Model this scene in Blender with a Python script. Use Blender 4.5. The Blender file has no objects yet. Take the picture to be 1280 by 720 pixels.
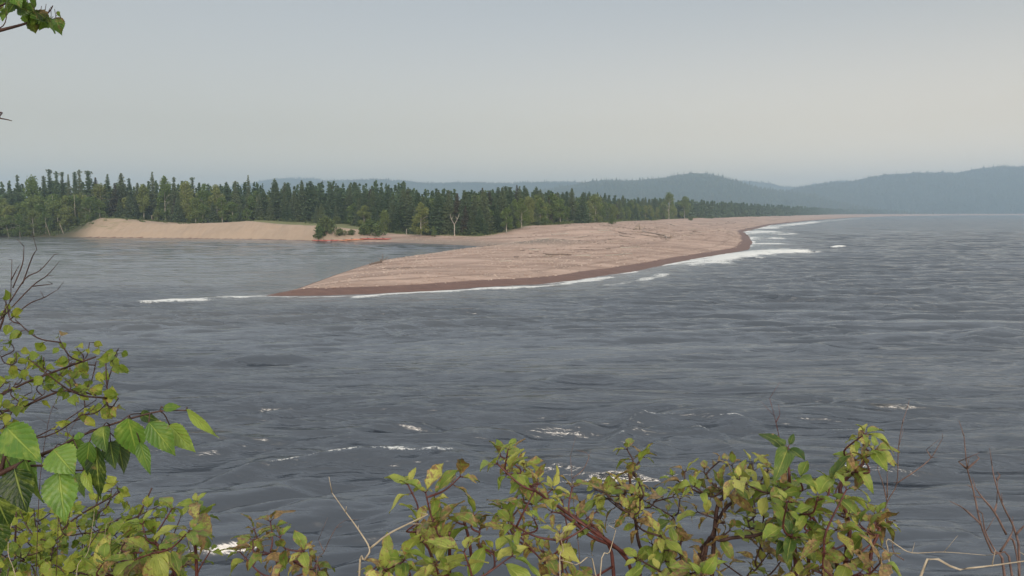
import bpy, math, random
import numpy as np
random.seed(7)
rng = np.random.default_rng(11)
sc = bpy.context.scene
COL = sc.collection
PI = math.pi

# ------------------------------------------------------------------ camera
H = 8.0; F = 1000.0; TH = math.atan(94/1000.0)
FW = np.array([0, math.cos(TH), -math.sin(TH)]); UP = np.array([0, math.sin(TH), math.cos(TH)])
EYE = np.array([0, 0, H])
def ray(px, py): return np.array([1., 0, 0])*(px-640)/F + FW + UP*(360-py)/F
def G(px, py, z=0.0):
    d = ray(px, py); t = (z-H)/d[2]; return EYE+d*t
def R(px, py, y):
    d = ray(px, py); return EYE+d*(y/d[1])
def D(px, py, depth): return EYE+ray(px, py)*depth
cd = bpy.data.cameras.new('camera'); cam = bpy.data.objects.new('camera', cd); COL.objects.link(cam)
cam.location = (0, 0, H); cam.rotation_euler = (PI/2-TH, 0, 0)
cd.sensor_width = 36; cd.lens = 36*F/1280; cd.clip_start = 0.05; cd.clip_end = 30000
sc.camera = cam

# ------------------------------------------------------------------ helpers
def tag(o, label=None, cat=None, group=None, kind=None):
    if label: o['label'] = label
    if cat: o['category'] = cat
    if group: o['group'] = group
    if kind: o['kind'] = kind
    return o
def empty(name, loc=(0, 0, 0), rz=0, label=None, cat=None, group=None):
    o = bpy.data.objects.new(name, None); COL.objects.link(o); o.location = loc; o.rotation_euler = (0, 0, rz)
    return tag(o, label, cat, group)
def mk(name, V, Fc, mat, parent=None, smooth=False, attrs=None, loc=None):
    """one mesh object from vertex and face arrays (all faces with the same corner count, or a list)"""
    me = bpy.data.meshes.new(name)
    V = np.asarray(V, dtype=np.float32).reshape(-1, 3)
    if loc is not None: V = V-np.asarray(loc, dtype=np.float32)
    if isinstance(Fc, np.ndarray):
        n, k = Fc.shape
        me.vertices.add(len(V)); me.vertices.foreach_set('co', V.ravel())
        me.loops.add(n*k); me.loops.foreach_set('vertex_index', Fc.astype(np.int32).ravel())
        me.polygons.add(n); me.polygons.foreach_set('loop_start', np.arange(0, n*k, k, dtype=np.int32))
        me.update(calc_edges=True)
    else:
        me.from_pydata([tuple(map(float, v)) for v in V], [], Fc); me.update()
    if attrs:
        for k, a in attrs.items():
            at = me.attributes.new(k, 'FLOAT', 'POINT'); at.data.foreach_set('value', np.asarray(a, dtype=np.float32).ravel())
    me.polygons.foreach_set('use_smooth', np.full(len(me.polygons), smooth)); me.update()
    if mat: me.materials.append(mat)
    o = bpy.data.objects.new(name, me); COL.objects.link(o)
    if loc is not None and parent is None: o.location = loc
    if parent: o.parent = parent
    return o
class MB:
    """collects geometry with per-vertex attributes"""
    def __init__(s): s.V = []; s.F = []; s.n = 0; s.A = {}
    def add(s, V, Fc, **att):
        V = np.asarray(V, float).reshape(-1, 3)
        s.V.append(V); s.F += [tuple(int(i)+s.n for i in f) for f in Fc]
        for k, a in att.items(): s.A.setdefault(k, []).append(np.broadcast_to(np.asarray(a, float), (len(V),)))
        s.n += len(V)
    def build(s, name, mat, parent=None, smooth=True, loc=None):
        if not s.V: return None
        return mk(name, np.concatenate(s.V), s.F, mat, parent, smooth, {k: np.concatenate(a) for k, a in s.A.items()} or None, loc)
    def tube(s, path, rad, n=6, **att):
        P = np.asarray(path, float); m = len(P)
        rad = np.broadcast_to(np.asarray(rad, float), (m,)) if np.ndim(rad) == 0 else np.interp(np.linspace(0, 1, m), np.linspace(0, 1, len(rad)), rad)
        T = np.gradient(P, axis=0); T /= np.linalg.norm(T, axis=1)[:, None]+1e-9
        ref = np.array([0.31, 0.22, 0.92]) if abs(T[0][2]) < .8 else np.array([1., 0.1, 0])
        V = []; a = np.arange(n)*2*PI/n
        for i in range(m):
            A = np.cross(T[i], ref); A /= np.linalg.norm(A)+1e-9; B = np.cross(T[i], A)
            V.append(P[i]+rad[i]*(np.cos(a)[:, None]*A+np.sin(a)[:, None]*B))
        Fc = [(i*n+j, i*n+(j+1) % n, (i+1)*n+(j+1) % n, (i+1)*n+j) for i in range(m-1) for j in range(n)]
        Fc += [tuple(range(n))[::-1], tuple((m-1)*n+j for j in range(n))]
        s.add(np.concatenate(V), Fc, **att)
def smooth_path(P, k=4):
    P = np.asarray(P, float)
    if len(P) < 3: return np.array([P[0]+(P[-1]-P[0])*t for t in np.linspace(0, 1, k+1)])
    out = []
    Q = np.vstack([2*P[0]-P[1], P, 2*P[-1]-P[-2]])
    for i in range(1, len(Q)-2):
        for t in np.arange(k)/k:
            a, b, c, d = Q[i-1], Q[i], Q[i+1], Q[i+2]
            out.append(.5*((2*b)+(c-a)*t+(2*a-5*b+4*c-d)*t*t+(-a+3*b-3*c+d)*t**3))
    out.append(P[-1]); return np.array(out)
def sstep(a, b, x):
    t = np.clip((x-a)/(b-a), 0, 1); return t*t*(3-2*t)
def hash2(i, j, seed):
    h = (i*374761393+j*668265263+seed*974634777) & 0xffffffff
    h = ((h ^ (h >> 13))*1274126177) & 0xffffffff
    return ((h ^ (h >> 16)) & 0xffff)/65535.0
def vnoise(x, y, seed=0):
    xi = np.floor(x).astype(np.int64); yi = np.floor(y).astype(np.int64)
    fx = x-xi; fy = y-yi; fx = fx*fx*(3-2*fx); fy = fy*fy*(3-2*fy)
    a = hash2(xi, yi, seed); b = hash2(xi+1, yi, seed); c = hash2(xi, yi+1, seed); d = hash2(xi+1, yi+1, seed)
    return (a*(1-fx)+b*fx)*(1-fy)+(c*(1-fx)+d*fx)*fy
def fbm(x, y, seed=0, o=4):
    r = 0; a = .5; t = 0
    for k in range(o): r = r+a*vnoise(x*2**k, y*2**k, seed+k); t += a; a *= .5
    return r/t
def grid_faces(nr, nc):
    i = np.arange(nr-1)[:, None]*nc+np.arange(nc-1)[None, :]
    i = i.ravel(); return np.stack([i, i+1, i+nc+1, i+nc], 1)

# ------------------------------------------------------------------ materials
class NT:
    def __init__(s, name):
        s.m = bpy.data.materials.new(name); s.m.use_nodes = True; s.t = s.m.node_tree; s.t.nodes.clear()
        s.out = s.n('ShaderNodeOutputMaterial')
    def n(s, typ, **kw):
        nd = s.t.nodes.new(typ)
        for k, v in kw.items():
            if hasattr(nd, k): setattr(nd, k, v)
        return nd
    def l(s, a, b): s.t.links.new(a, b)
    def put(s, sock, v):
        if isinstance(v, bpy.types.NodeSocket): s.l(v, sock)
        else: sock.default_value = v
    def math(s, op, a, b=None, c=None):
        nd = s.n('ShaderNodeMath', operation=op); s.put(nd.inputs[0], a)
        if b is not None: s.put(nd.inputs[1], b)
        if c is not None: s.put(nd.inputs[2], c)
        return nd.outputs[0]
    def attr(s, name): return s.n('ShaderNodeAttribute', attribute_name=name).outputs['Fac']
    def mix(s, f, a, b):
        nd = s.n('ShaderNodeMix', data_type='RGBA')
        s.put(nd.inputs[0], f)
        s.put(nd.inputs[6], a if isinstance(a, bpy.types.NodeSocket) else (*a, 1)); s.put(nd.inputs[7], b if isinstance(b, bpy.types.NodeSocket) else (*b, 1))
        return nd.outputs[2]
    def rng(s, v, a, b, c=0, d=1, smooth=True):
        nd = s.n('ShaderNodeMapRange'); nd.interpolation_type = 'SMOOTHSTEP' if smooth else 'LINEAR'
        s.put(nd.inputs[0], v); nd.inputs[1].default_value = a; nd.inputs[2].default_value = b
        nd.inputs[3].default_value = c; nd.inputs[4].default_value = d; return nd.outputs[0]
    def coord(s, scale=(1, 1, 1), rot=(0, 0, 0), world=True):
        if world: src = s.n('ShaderNodeNewGeometry').outputs['Position']
        else: src = s.n('ShaderNodeTexCoord').outputs['Object']
        mp = s.n('ShaderNodeMapping'); s.l(src, mp.inputs[0]); mp.inputs['Scale'].default_value = scale; mp.inputs['Rotation'].default_value = rot
        return mp.outputs[0]
    def noise(s, vec, scale=1, detail=3, rough=.5, dist=0):
        nd = s.n('ShaderNodeTexNoise'); s.l(vec, nd.inputs['Vector']); nd.inputs['Scale'].default_value = scale
        nd.inputs['Detail'].default_value = detail; nd.inputs['Roughness'].default_value = rough; nd.inputs['Distortion'].default_value = dist
        return nd.outputs['Fac']
    def ridged(s, vec, scale=1, detail=4, rough=.6, lac=2.1, gain=2.0, off=1.0):
        nd = s.n('ShaderNodeTexNoise', noise_type='RIDGED_MULTIFRACTAL'); nd.normalize = True; s.l(vec, nd.inputs['Vector']); nd.inputs['Scale'].default_value = scale
        nd.inputs['Detail'].default_value = detail; nd.inputs['Roughness'].default_value = rough; nd.inputs['Lacunarity'].default_value = lac
        nd.inputs['Offset'].default_value = off; nd.inputs['Gain'].default_value = gain
        return nd.outputs['Fac']
    def bump(s, h, strength=1, dist=1, normal=None):
        nd = s.n('ShaderNodeBump'); s.put(nd.inputs['Height'], h); s.put(nd.inputs['Strength'], strength); s.put(nd.inputs['Distance'], dist)
        if normal is not None: s.l(normal, nd.inputs['Normal'])
        return nd.outputs[0]
    def bsdf(s, col, rough=.8, normal=None, spec=.5, ior=None, out=True):
        b = s.n('ShaderNodeBsdfPrincipled')
        s.put(b.inputs['Base Color'], col if isinstance(col, bpy.types.NodeSocket) else (*col, 1)); s.put(b.inputs['Roughness'], rough)
        b.inputs['Specular IOR Level'].default_value = spec
        if ior: b.inputs['IOR'].default_value = ior
        if normal is not None: s.l(normal, b.inputs['Normal'])
        if out: s.l(b.outputs[0], s.out.inputs[0])
        return b.outputs[0]

def simple_mat(name, c1, c2, scale=5, rough=.85, bump=0.0, world=False, spec=.3, dist=.02):
    n = NT(name); f = n.noise(n.coord(world=world), scale, 5, .6)
    f2 = n.rng(f, .3, .7)
    nm = n.bump(f, bump, dist) if bump else None
    n.bsdf(n.mix(f2, c1, c2), rough, nm, spec); return n.m

# terrain material: pink-tan gravel and sand, wet band, grass, forest floor
def terrain_mat():
    n = NT('beach_gravel')
    p = n.coord(); 
    big = n.noise(n.coord((.05, .16, .1), (0, 0, .35)), 1, 5, .6)
    med = n.noise(n.coord((.5, 1.6, .5), (0, 0, .3)), 1, 5, .65)
    fine = n.noise(p, 5, 4, .75)
    speck = n.noise(n.coord((1.1, 1.1, 1.1)), 1.6, 3, .8)
    c = n.mix(n.rng(big, .36, .64), (.325, .222, .172), (.54, .385, .305))
    c = n.mix(n.math('MULTIPLY', n.rng(med, .45, .75), .45), c, (.36, .29, .235))
    blot = n.noise(n.coord((.10, .13, .1)), 1, 5, .65, .6)
    c = n.mix(n.math('MULTIPLY', n.rng(blot, .5, .68), .55), c, (.27, .20, .165))
    c = n.mix(n.math('MULTIPLY', n.rng(speck, .58, .72), .5), c, (.62, .52, .45))
    c = n.mix(n.math('MULTIPLY', n.rng(speck, .40, .28), .55), c, (.22, .15, .115))
    c = n.mix(n.math('MULTIPLY', n.rng(fine, .56, .7), .35), c, (.20, .14, .11))
    strk = n.noise(n.coord((.9, .06, .3)), 1, 4, .7)
    c = n.mix(n.math('MULTIPLY', n.rng(n.math('ADD', n.attr('wrack'), n.math('MULTIPLY', n.math('SUBTRACT', med, .5), 1.6)), .3, .65), .5), c, (.19, .13, .095))
    sand = n.mix(n.rng(n.math('ADD', n.math('MULTIPLY', strk, .5), n.math('MULTIPLY', big, .5)), .35, .65), (.42, .315, .23), (.37, .275, .20))
    c = n.mix(n.attr('sand'), c, sand)
    grey = n.mix(n.rng(med, .3, .7), (.20, .165, .135), (.28, .23, .185))  # shade of the slopes turned from the sun, painted into the sand colour
    c = n.mix(n.attr('grey'), c, grey)
    wet = n.mix(n.rng(med, .3, .7), (.125, .062, .042), (.18, .095, .066))
    wv = n.math('ADD', n.attr('wet'), n.math('MULTIPLY', n.math('SUBTRACT', n.math('ADD', n.math('MULTIPLY', med, .6), n.math('MULTIPLY', big, .6)), .6), 1.3))
    wf = n.rng(wv, .35, .7)
    c = n.mix(wf, c, wet)
    gv = n.math('ADD', n.attr('grass'), n.math('MULTIPLY', n.math('SUBTRACT', med, .5), .9))
    grass = n.mix(n.rng(fine, .3, .7), (.13, .15, .055), (.24, .22, .10))
    c = n.mix(n.rng(gv, .45, .7), c, grass)
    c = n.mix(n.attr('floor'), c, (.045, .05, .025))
    nm = n.bump(n.math('ADD', fine, med), .6, .12)
    n.bsdf(c, n.rng(wf, 0, 1, .95, .55), nm, .3)
    return n.m

def water_mat():
    n = NT('lake_water')
    foam = n.attr('foam'); sh = n.attr('shallow_sheen'); calm = n.attr('calm')
    fa = n.attr('farness')
    def train(wl, ang, dist, dscale, amp, gscale, lo, hi):
        """one wave train: long wavering crests, fading in and out"""
        nd = n.n('ShaderNodeTexWave', wave_type='BANDS', bands_direction='Y', wave_profile='SIN')
        n.l(n.coord((.35, 1, 1), (0, 0, math.radians(ang))), nd.inputs['Vector']); nd.inputs['Scale'].default_value = .314/wl
        nd.inputs['Distortion'].default_value = dist; nd.inputs['Detail'].default_value = 1.2; nd.inputs['Detail Scale'].default_value = dscale; nd.inputs['Detail Roughness'].default_value = .5
        g = n.noise(n.coord((gscale*.4, gscale, 1), (0, 0, math.radians(ang+7))), 1.0, 3, .6)
        return n.math('MULTIPLY', n.math('MULTIPLY', n.math('POWER', nd.outputs['Fac'], 1.7), n.rng(g, lo, hi, .12, 1)), amp)
    b = n.ridged(n.coord((2.1, 5.4, 1), (0, 0, -.10)), 1.0, 3, .55)
    h = n.math('ADD', train(1.35, 9, 7, .8, .165, .28, .30, .60), train(.75, -14, 6, 1.4, .072, .45, .38, .60))
    h = n.math('ADD', h, train(.42, 22, 5, 2.2, .025, .7, .36, .60))
    h = n.math('ADD', h, train(.24, -4, 5, 3.5, .012, .9, .36, .60))
    h = n.math('ADD', h, n.math('MULTIPLY', b, .011))
    h = n.math('MULTIPLY', h, calm)
    h = n.math('ADD', h, n.math('MULTIPLY', n.math('ADD', train(3.2, 12, 8, .4, .85, .07, .36, .62), train(7.5, -6, 7, .2, 1.0, .03, .36, .62)), fa))
    nm = n.bump(h, 1.0, 1.0)
    deep = n.mix(n.noise(n.coord((.03, .06, 1)), 1, 2), (.038, .048, .062), (.054, .064, .078))
    col = n.mix(sh, deep, (.175, .180, .178))  # shallow margins, and a pale stand-in for sky reflected on the river
    w = n.bsdf(col, n.rng(fa, 0, 1, .14, .17), nm, .5, 1.66, out=False)
    # foam broken up by noise
    f1 = n.noise(n.coord((.55, .9, 1), (0, 0, .25)), 1.6, 6, .75, .8)
    f2 = n.noise(n.coord((2.2, 3.5, 1), (0, 0, .1)), 2.4, 4, .75, .4)
    f3 = n.noise(n.coord((7, 11, 1)), 1.6, 3, .7)
    fsum = n.math('ADD', n.math('MULTIPLY', f1, .8), n.math('ADD', n.math('MULTIPLY', f2, .7), n.math('MULTIPLY', f3, .8)))
    fv = n.math('ADD', foam, n.math('MULTIPLY', n.math('SUBTRACT', fsum, 1.15), 1.7))
    ff = n.math('MULTIPLY', n.rng(fv, .42, .72), n.rng(foam, .12, .38))
    fo = n.bsdf((.80, .80, .76), .9, n.bump(f2, .8, .15), .2, out=False)
    mx = n.n('ShaderNodeMixShader'); n.l(ff, mx.inputs[0]); n.l(w, mx.inputs[1]); n.l(fo, mx.inputs[2]); n.l(mx.outputs[0], n.out.inputs[0])
    return n.m

def crown_mat(name, c1, c2, c3, transl=.25):
    n = NT(name)
    oi = n.n('ShaderNodeObjectInfo')
    f = n.noise(n.coord((1, 1, 1)), .55, 3, .6)
    c = n.mix(n.rng(f, .3, .7), c1, c2)
    c = n.mix(n.rng(oi.outputs['Random'], .2, 1.0, 0, .95), c, c3)
    f2 = n.noise(n.coord((1, 1, 1)), 5, 2, .6)
    c = n.mix(n.math('MULTIPLY', n.rng(f2, .45, .7), .35), c, tuple(min(1, x*1.9) for x in c2))
    b = n.bsdf(c, .75, None, .15, out=False)
    t = n.n('ShaderNodeBsdfTranslucent'); n.l(c, t.inputs[0])
    mx = n.n('ShaderNodeMixShader'); mx.inputs[0].default_value = transl; n.l(b, mx.inputs[1]); n.l(t.outputs[0], mx.inputs[2]); n.l(mx.outputs[0], n.out.inputs[0])
    return n.m

def leaf_mat(name, dark, mid, yell, brown, vein=9.0, arc=.45, damage_scale=45, transl=.3):
    """u across the blade, v along it; 'tone' and 'dmg' are per leaf"""
    n = NT(name)
    u = n.attr('lu'); v = n.attr('lv'); tone = n.attr('tone'); dmg = n.attr('dmg')
    au = n.math('ABSOLUTE', u)
    c = n.mix(n.rng(tone, 0, .55, 0, 1), dark, mid)
    c = n.mix(n.rng(tone, .55, 1, 0, 1), c, yell)
    pz = n.noise(n.coord((1, 1, 1)), 38, 4, .65)
    c = n.mix(n.math('MULTIPLY', n.rng(pz, .5, .72), .5), c, yell)
    c = n.mix(n.math('MULTIPLY', n.rng(pz, .48, .3), .4), c, dark)
    ph = n.math('MULTIPLY', n.math('SUBTRACT', v, n.math('MULTIPLY', n.math('POWER', au, .8), arc)), vein*2*PI)
    side = n.math('SINE', ph)
    sv = n.rng(side, .86, 1.0)
    mid_r = n.rng(au, .09, .02)
    veins = n.math('MAXIMUM', n.math('MULTIPLY', sv, .35), mid_r)
    c = n.mix(n.math('MULTIPLY', veins, .40), c, tuple(min(1, x*1.35+.03) for x in yell))
    # brown browsed or dried patches, mostly from the edges inward
    ds = n.noise(n.coord((1, 1, 1)), damage_scale, 5, .7, .5)
    dv = n.math('ADD', n.math('ADD', ds, n.math('MULTIPLY', dmg, .32)), n.math('MULTIPLY', n.math('MULTIPLY', au, au), .10))
    df = n.rng(dv, .69, .78)
    ds2 = n.noise(n.coord((1, 1, 1)), damage_scale*3.2, 3, .6)
    df = n.math('MAXIMUM', df, n.math('MULTIPLY', n.rng(n.math('ADD', ds2, n.math('MULTIPLY', dmg, .16)), .64, .72), .6))
    br = n.mix(n.rng(n.noise(n.coord((1, 1, 1)), 150, 3), .35, .65), brown, tuple(x*2.1 for x in brown))
    c = n.mix(df, c, br)
    hgt = n.math('SUBTRACT', n.math('MULTIPLY', side, -.12), n.math('MULTIPLY', veins, .8))
    nm = n.bump(n.math('ADD', hgt, n.math('MULTIPLY', ds, .9)), .6, .0025)
    b = n.bsdf(c, .40, nm, .45, out=False)
    t = n.n('ShaderNodeBsdfTranslucent'); n.l(n.mix(.5, c, n.mix(.5, c, yell)), t.inputs[0])
    mx = n.n('ShaderNodeMixShader'); n.put(mx.inputs[0], n.rng(df, 0, 1, transl, .08)); n.l(b, mx.inputs[1]); n.l(t.outputs[0], mx.inputs[2])
    n.l(mx.outputs[0], n.out.inputs[0])
    return n.m

M = dict(
    terrain=terrain_mat(), water=water_mat(),
    spruce=crown_mat('spruce_needles', (.052, .092, .050), (.110, .160, .078), (.14, .17, .09), .3),
    spruce_brown=crown_mat('spruce_grey_needles', (.05, .052, .035), (.075, .075, .05), (.10, .085, .06), .1),
    birch=crown_mat('birch_crown', (.095, .155, .045), (.165, .225, .070), (.24, .26, .09), .4),
    shrub=crown_mat('shrub_leaves', (.06, .095, .028), (.10, .14, .045), (.13, .15, .06), .2),
    hillwood=crown_mat('hill_wood', (.02, .034, .02), (.045, .06, .03), (.06, .075, .035), .1),
    bark=simple_mat('dark_bark', (.06, .045, .035), (.12, .095, .075), 6, .9),
    birchbark=simple_mat('birch_bark', (.30, .27, .22), (.52, .49, .43), 2.5, .8),
    deadwood=simple_mat('bleached_wood', (.30, .26, .22), (.50, .45, .39), 8, .85),
    drift=simple_mat('driftwood', (.20, .155, .125), (.42, .35, .29), 4, .9),
    driftd=simple_mat('dark_driftwood', (.10, .075, .06), (.22, .17, .14), 4, .9),
    redstem=simple_mat('red_stem', (.06, .020, .020), (.14, .045, .038), 40, .5, spec=.4),
    darkstem=simple_mat('dark_stem', (.035, .018, .018), (.085, .045, .035), 40, .6),
    twig=simple_mat('bare_twig', (.10, .062, .055), (.20, .13, .11), 50, .7),
    straw=simple_mat('pale_dry_stalk', (.32, .26, .19), (.50, .42, .31), 50, .7),
    ground=simple_mat('bluff_soil', (.06, .07, .03), (.15, .12, .08), 3, .95, .5, world=True),
    red=simple_mat('red_hull', (.40, .085, .065), (.48, .11, .08), 3, .3, spec=.5),
    orange=simple_mat('orange_hull', (.55, .21, .12), (.62, .28, .16), 3, .3, spec=.5),
    white=simple_mat('white_plastic', (.72, .72, .72), (.8, .8, .8), 3, .4),
    black=simple_mat('dark_cockpit', (.02, .02, .02), (.04, .04, .04), 3, .6),
)
M['hill'] = simple_mat('wooded_slope', (.018, .030, .018), (.040, .055, .030), .02, 1.0, world=True, spec=0)
M['dogwood'] = leaf_mat('dogwood_leaf', (.035, .090, .016), (.20, .29, .042), (.50, .50, .12), (.15, .095, .038), vein=5.0, arc=.9, damage_scale=85)
M['birchleaf'] = leaf_mat('birch_leaf', (.010, .036, .007), (.13, .27, .04), (.38, .46, .08), (.12, .08, .03), vein=7.0, arc=.35, damage_scale=30, transl=.38)
M['yellowleaf'] = leaf_mat('young_birch_leaf', (.060, .12, .016), (.18, .26, .032), (.36, .40, .06), (.14, .09, .03), vein=6.0, arc=.35, damage_scale=40, transl=.42)

# ------------------------------------------------------------------ shoreline
lake = [(330, 370), (400, 369.5), (480, 367), (540, 364), (600, 359), (680, 355), (722, 350), (760, 343.5), (790, 340), (815, 335), (860, 326), (905, 318.5), (935, 312.5),
        (941, 305), (938, 297), (930, 290), (945, 286), (965, 281), (1010, 276), (1060, 272.4), (1100, 270.6)]
river = [(-300, 295), (0, 296), (80, 296.5), (200, 297.5), (320, 299), (390, 301), (440, 302), (480, 302.5), (530, 304.5), (570, 306), (614, 308.5), (600, 310.5),
         (570, 312.5), (520, 320), (480, 325), (455, 332), (430, 340), (400, 351), (370, 361)]
lakeW = [G(*p)[:2] for p in lake]+[np.array(G(1180, 269.4)[:2]), np.array(G(1290, 269.05)[:2]), np.array([4500, 2900.])]
riverW = [np.array([-2500., 250.])]+[G(*p)[:2] for p in river]
POLY = np.array(lakeW+[np.array([9000, 3200.]), np.array([9000, 9800.]), np.array([-9000, 9800.]), np.array([-9000, 250.])]+riverW)
NL = len(lakeW)
def seg_dist(x, y, pts, closed=False):
    P = np.asarray(pts, float); best = np.full(x.shape, 1e18)
    n = len(P) if closed else len(P)-1
    for i in range(n):
        a = P[i]; b = P[(i+1) % len(P)]; d = b-a; L = d@d+1e-12
        t = np.clip(((x-a[0])*d[0]+(y-a[1])*d[1])/L, 0, 1)
        best = np.minimum(best, (x-a[0]-t*d[0])**2+(y-a[1]-t*d[1])**2)
    return np.sqrt(best)
def inside(x, y, P):
    r = np.zeros(x.shape, bool); n = len(P)
    for i in range(n):
        a = P[i]; b = P[(i+1) % n]
        if a[1] == b[1]: continue
        c = ((a[1] > y) != (b[1] > y)) & (x < (b[0]-a[0])*(y-a[1])/(b[1]-a[1])+a[0])
        r ^= c
    return r
def shore(x, y):
    d = seg_dist(x, y, POLY, True); return np.where(inside(x, y, POLY), d, -d)
mound = G(688, 299, 2.3)
def height(x, y, s=None, parts=False):
    x = np.asarray(x, float); y = np.asarray(y, float)
    if s is None: s = shore(x, y)
    nz = fbm(x*.12, y*.12, 3)-.5
    nb = fbm(x*.03, y*.03, 9)-.5
    s2 = s+nz*np.clip(np.abs(s)*.5, .6, 2.5)
    spit = 1.15*(1-np.exp(-np.maximum(s2, 0)/5.5))+.25*nz*sstep(4, 15, s)
    spit = spit+(2.9+1.2*nb)*sstep(9, 52, s+6*nz)*sstep(150, 222, y+8*nz)
    spit = spit+.9*np.exp(-(((x-mound[0])/9)**2+((y-mound[1])/9)**2))
    spit = spit+.35*sstep(7, 12, s)*sstep(26, 16, s)*sstep(120, 200, y)
    bankw = sstep(-33, -50, x)*sstep(180, 215, y)
    hb = np.interp(x, [-170, -158, -148, -139, -124, -110, -99, -86, -73.6, -59, -48, -38], [1.2, 1.6, 3.6, 6.1, 5.0, 4.4, 4.7, 5.4, 4.4, 3.9, 3.3, 2.7])+.8*nb+.6*nz
    wb = 10+3*nz+5*nb+9*(fbm(x*.07, y*0+3, 31, 3)-.5)
    bank = hb*np.clip(s2/wb, 0, 1)**.85+1.3*(fbm(x*.45, s*.12, 33, 3)-.5)*np.clip(s2/wb*(1.15-s2/wb)*4, 0, 1)
    z = spit*(1-bankw)+bank*bankw
    z = np.where(s2 > 0, z, np.maximum(s2*.14, -1.6))
    if parts: return z, s, s2, bankw, nz, nb
    return z

# forest front line in world coordinates, lake shore side and river side
front = np.array([(-420, 285), (-300, 280), (-190, 276), (-160, 274), (-139, 276), (-128, 282), (-110, 283), (-90, 284), (-74, 290), (-58, 292), (-50, 262), (-40, 247), (-24, 234),
                  (-9, 221), (0, 240), (17, 280), (44, 362), (69, 430), (109, 525), (171, 665), (267, 870), (418, 1175), (780, 1950), (1500, 3000), (1500, 9000), (-3000, 9000), (-420, 700)], float)
def forest_depth(x, y):
    d = seg_dist(x, y, front, True); return np.where(inside(x, y, front), d, -d)

# ------------------------------------------------------------------ terrain sheet
nc, nr = 760, 760
u = np.linspace(-1.15, 1.15, nc); yy = 12*np.exp(np.linspace(0, math.log(9700/12), nr))
# finer rows through the spit
yy = np.concatenate([np.array([-60., 5.]), np.geomspace(12, 66, 30), np.geomspace(66.5, 420, 620), np.geomspace(424, 5900, 160)])
U, Y = np.meshgrid(u, yy); X = U*np.maximum(Y, 30)
Z, S, S2, BW, nz, nb = height(X, Y, parts=True)
Z = np.where(Y < 55, -1.6, Z)
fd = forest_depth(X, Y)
wet = sstep(.62, .34, Z)*sstep(-45, -35, X)*(Y < 1500)
lk = seg_dist(X, Y, np.array(lakeW)); rv = seg_dist(X, Y, np.array(riverW))
wet = wet*sstep(1.5, -2.5, lk-rv)
wet = np.maximum(wet, .8*sstep(.12, .04, Z))
grass = sstep(-9, 1, fd+8*nz)*.9*sstep(3, 8, S)
grass = np.maximum(grass, BW*sstep(-92, -135, X)*.48*sstep(2, 5, S))
plate = BW*sstep(11, 15, S)*sstep(-100, -88, X)
grass = np.maximum(grass, plate*.8)
grey = np.exp(-(((X-mound[0]+4)/10)**2+((Y-mound[1])/9)**2)*1.1)*1.2  # painted shade on the mound side facing away from the sun
grey = np.maximum(grey, .8*sstep(12, 1, rv)*sstep(-45, -25, X)*sstep(172, 185, Y))  # same painted shade on the bank round the inlet head
wr = (np.exp(-((lk+3*nz-6.5)/.8)**2)*.9+np.exp(-((lk+4*nz-11)/.9)**2)*.7+np.exp(-((lk+6*nz-19)/1.6)**2)*.8+np.exp(-((lk+8*nz-31)/2.5)**2)*.6)*(.3+.9*fbm(X*.05, Y*.05, 44))*sstep(-40, -20, X)
terrain = mk('ground', np.stack([X, Y, Z], -1), grid_faces(*X.shape), M['terrain'], smooth=True,
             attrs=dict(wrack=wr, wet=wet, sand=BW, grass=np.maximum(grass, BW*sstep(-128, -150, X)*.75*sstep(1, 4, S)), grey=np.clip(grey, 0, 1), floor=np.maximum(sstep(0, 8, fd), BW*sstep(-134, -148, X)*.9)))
tag(terrain, kind='structure')

# bluff under the camera
ux = np.linspace(-14, 16, 90); uy = np.concatenate([np.linspace(-12, 1.6, 30), np.linspace(1.9, 13.5, 50)])
BX, BY = np.meshgrid(ux, uy)
BZ = 6.35-sstep(1.9, 12.5, BY)*7.6-(BY-1.9).clip(0)*.12+.5*(fbm(BX*.5, BY*.5, 21)-.5)*sstep(1.5, 4, BY)+.1*(fbm(BX*2, BY*2, 22)-.5)
bluff = mk('bluff', np.stack([BX, BY, BZ], -1), grid_faces(*BX.shape), M['ground'], smooth=True); tag(bluff, kind='structure')

# ------------------------------------------------------------------ water
wy = [9.0]
while wy[-1] < 3600:
    y0 = wy[-1]; wy.append(y0*(1+(.0031 if y0 < 120 else .0031+.009*min(1, (y0-120)/500))))
wy = np.array(wy); wu = np.linspace(-.86, .86, 1060)
WU, WY = np.meshgrid(wu, wy); WX = WU*np.maximum(WY, 14)
ws = np.where(WY > 40, shore(WX, WY), -60.)
step = np.gradient(wy)[:, None]*np.ones_like(WX)
def warp(x, y): return fbm(x*.05, y*.05, 40, 2)-.5
wx_ = WX+6*warp(WX, WY); wy_ = WY+6*warp(WX+99, WY)
patch = .72+.5*sstep(.3, .7, fbm(WX*.03, WY*.07, 50, 3))
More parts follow.
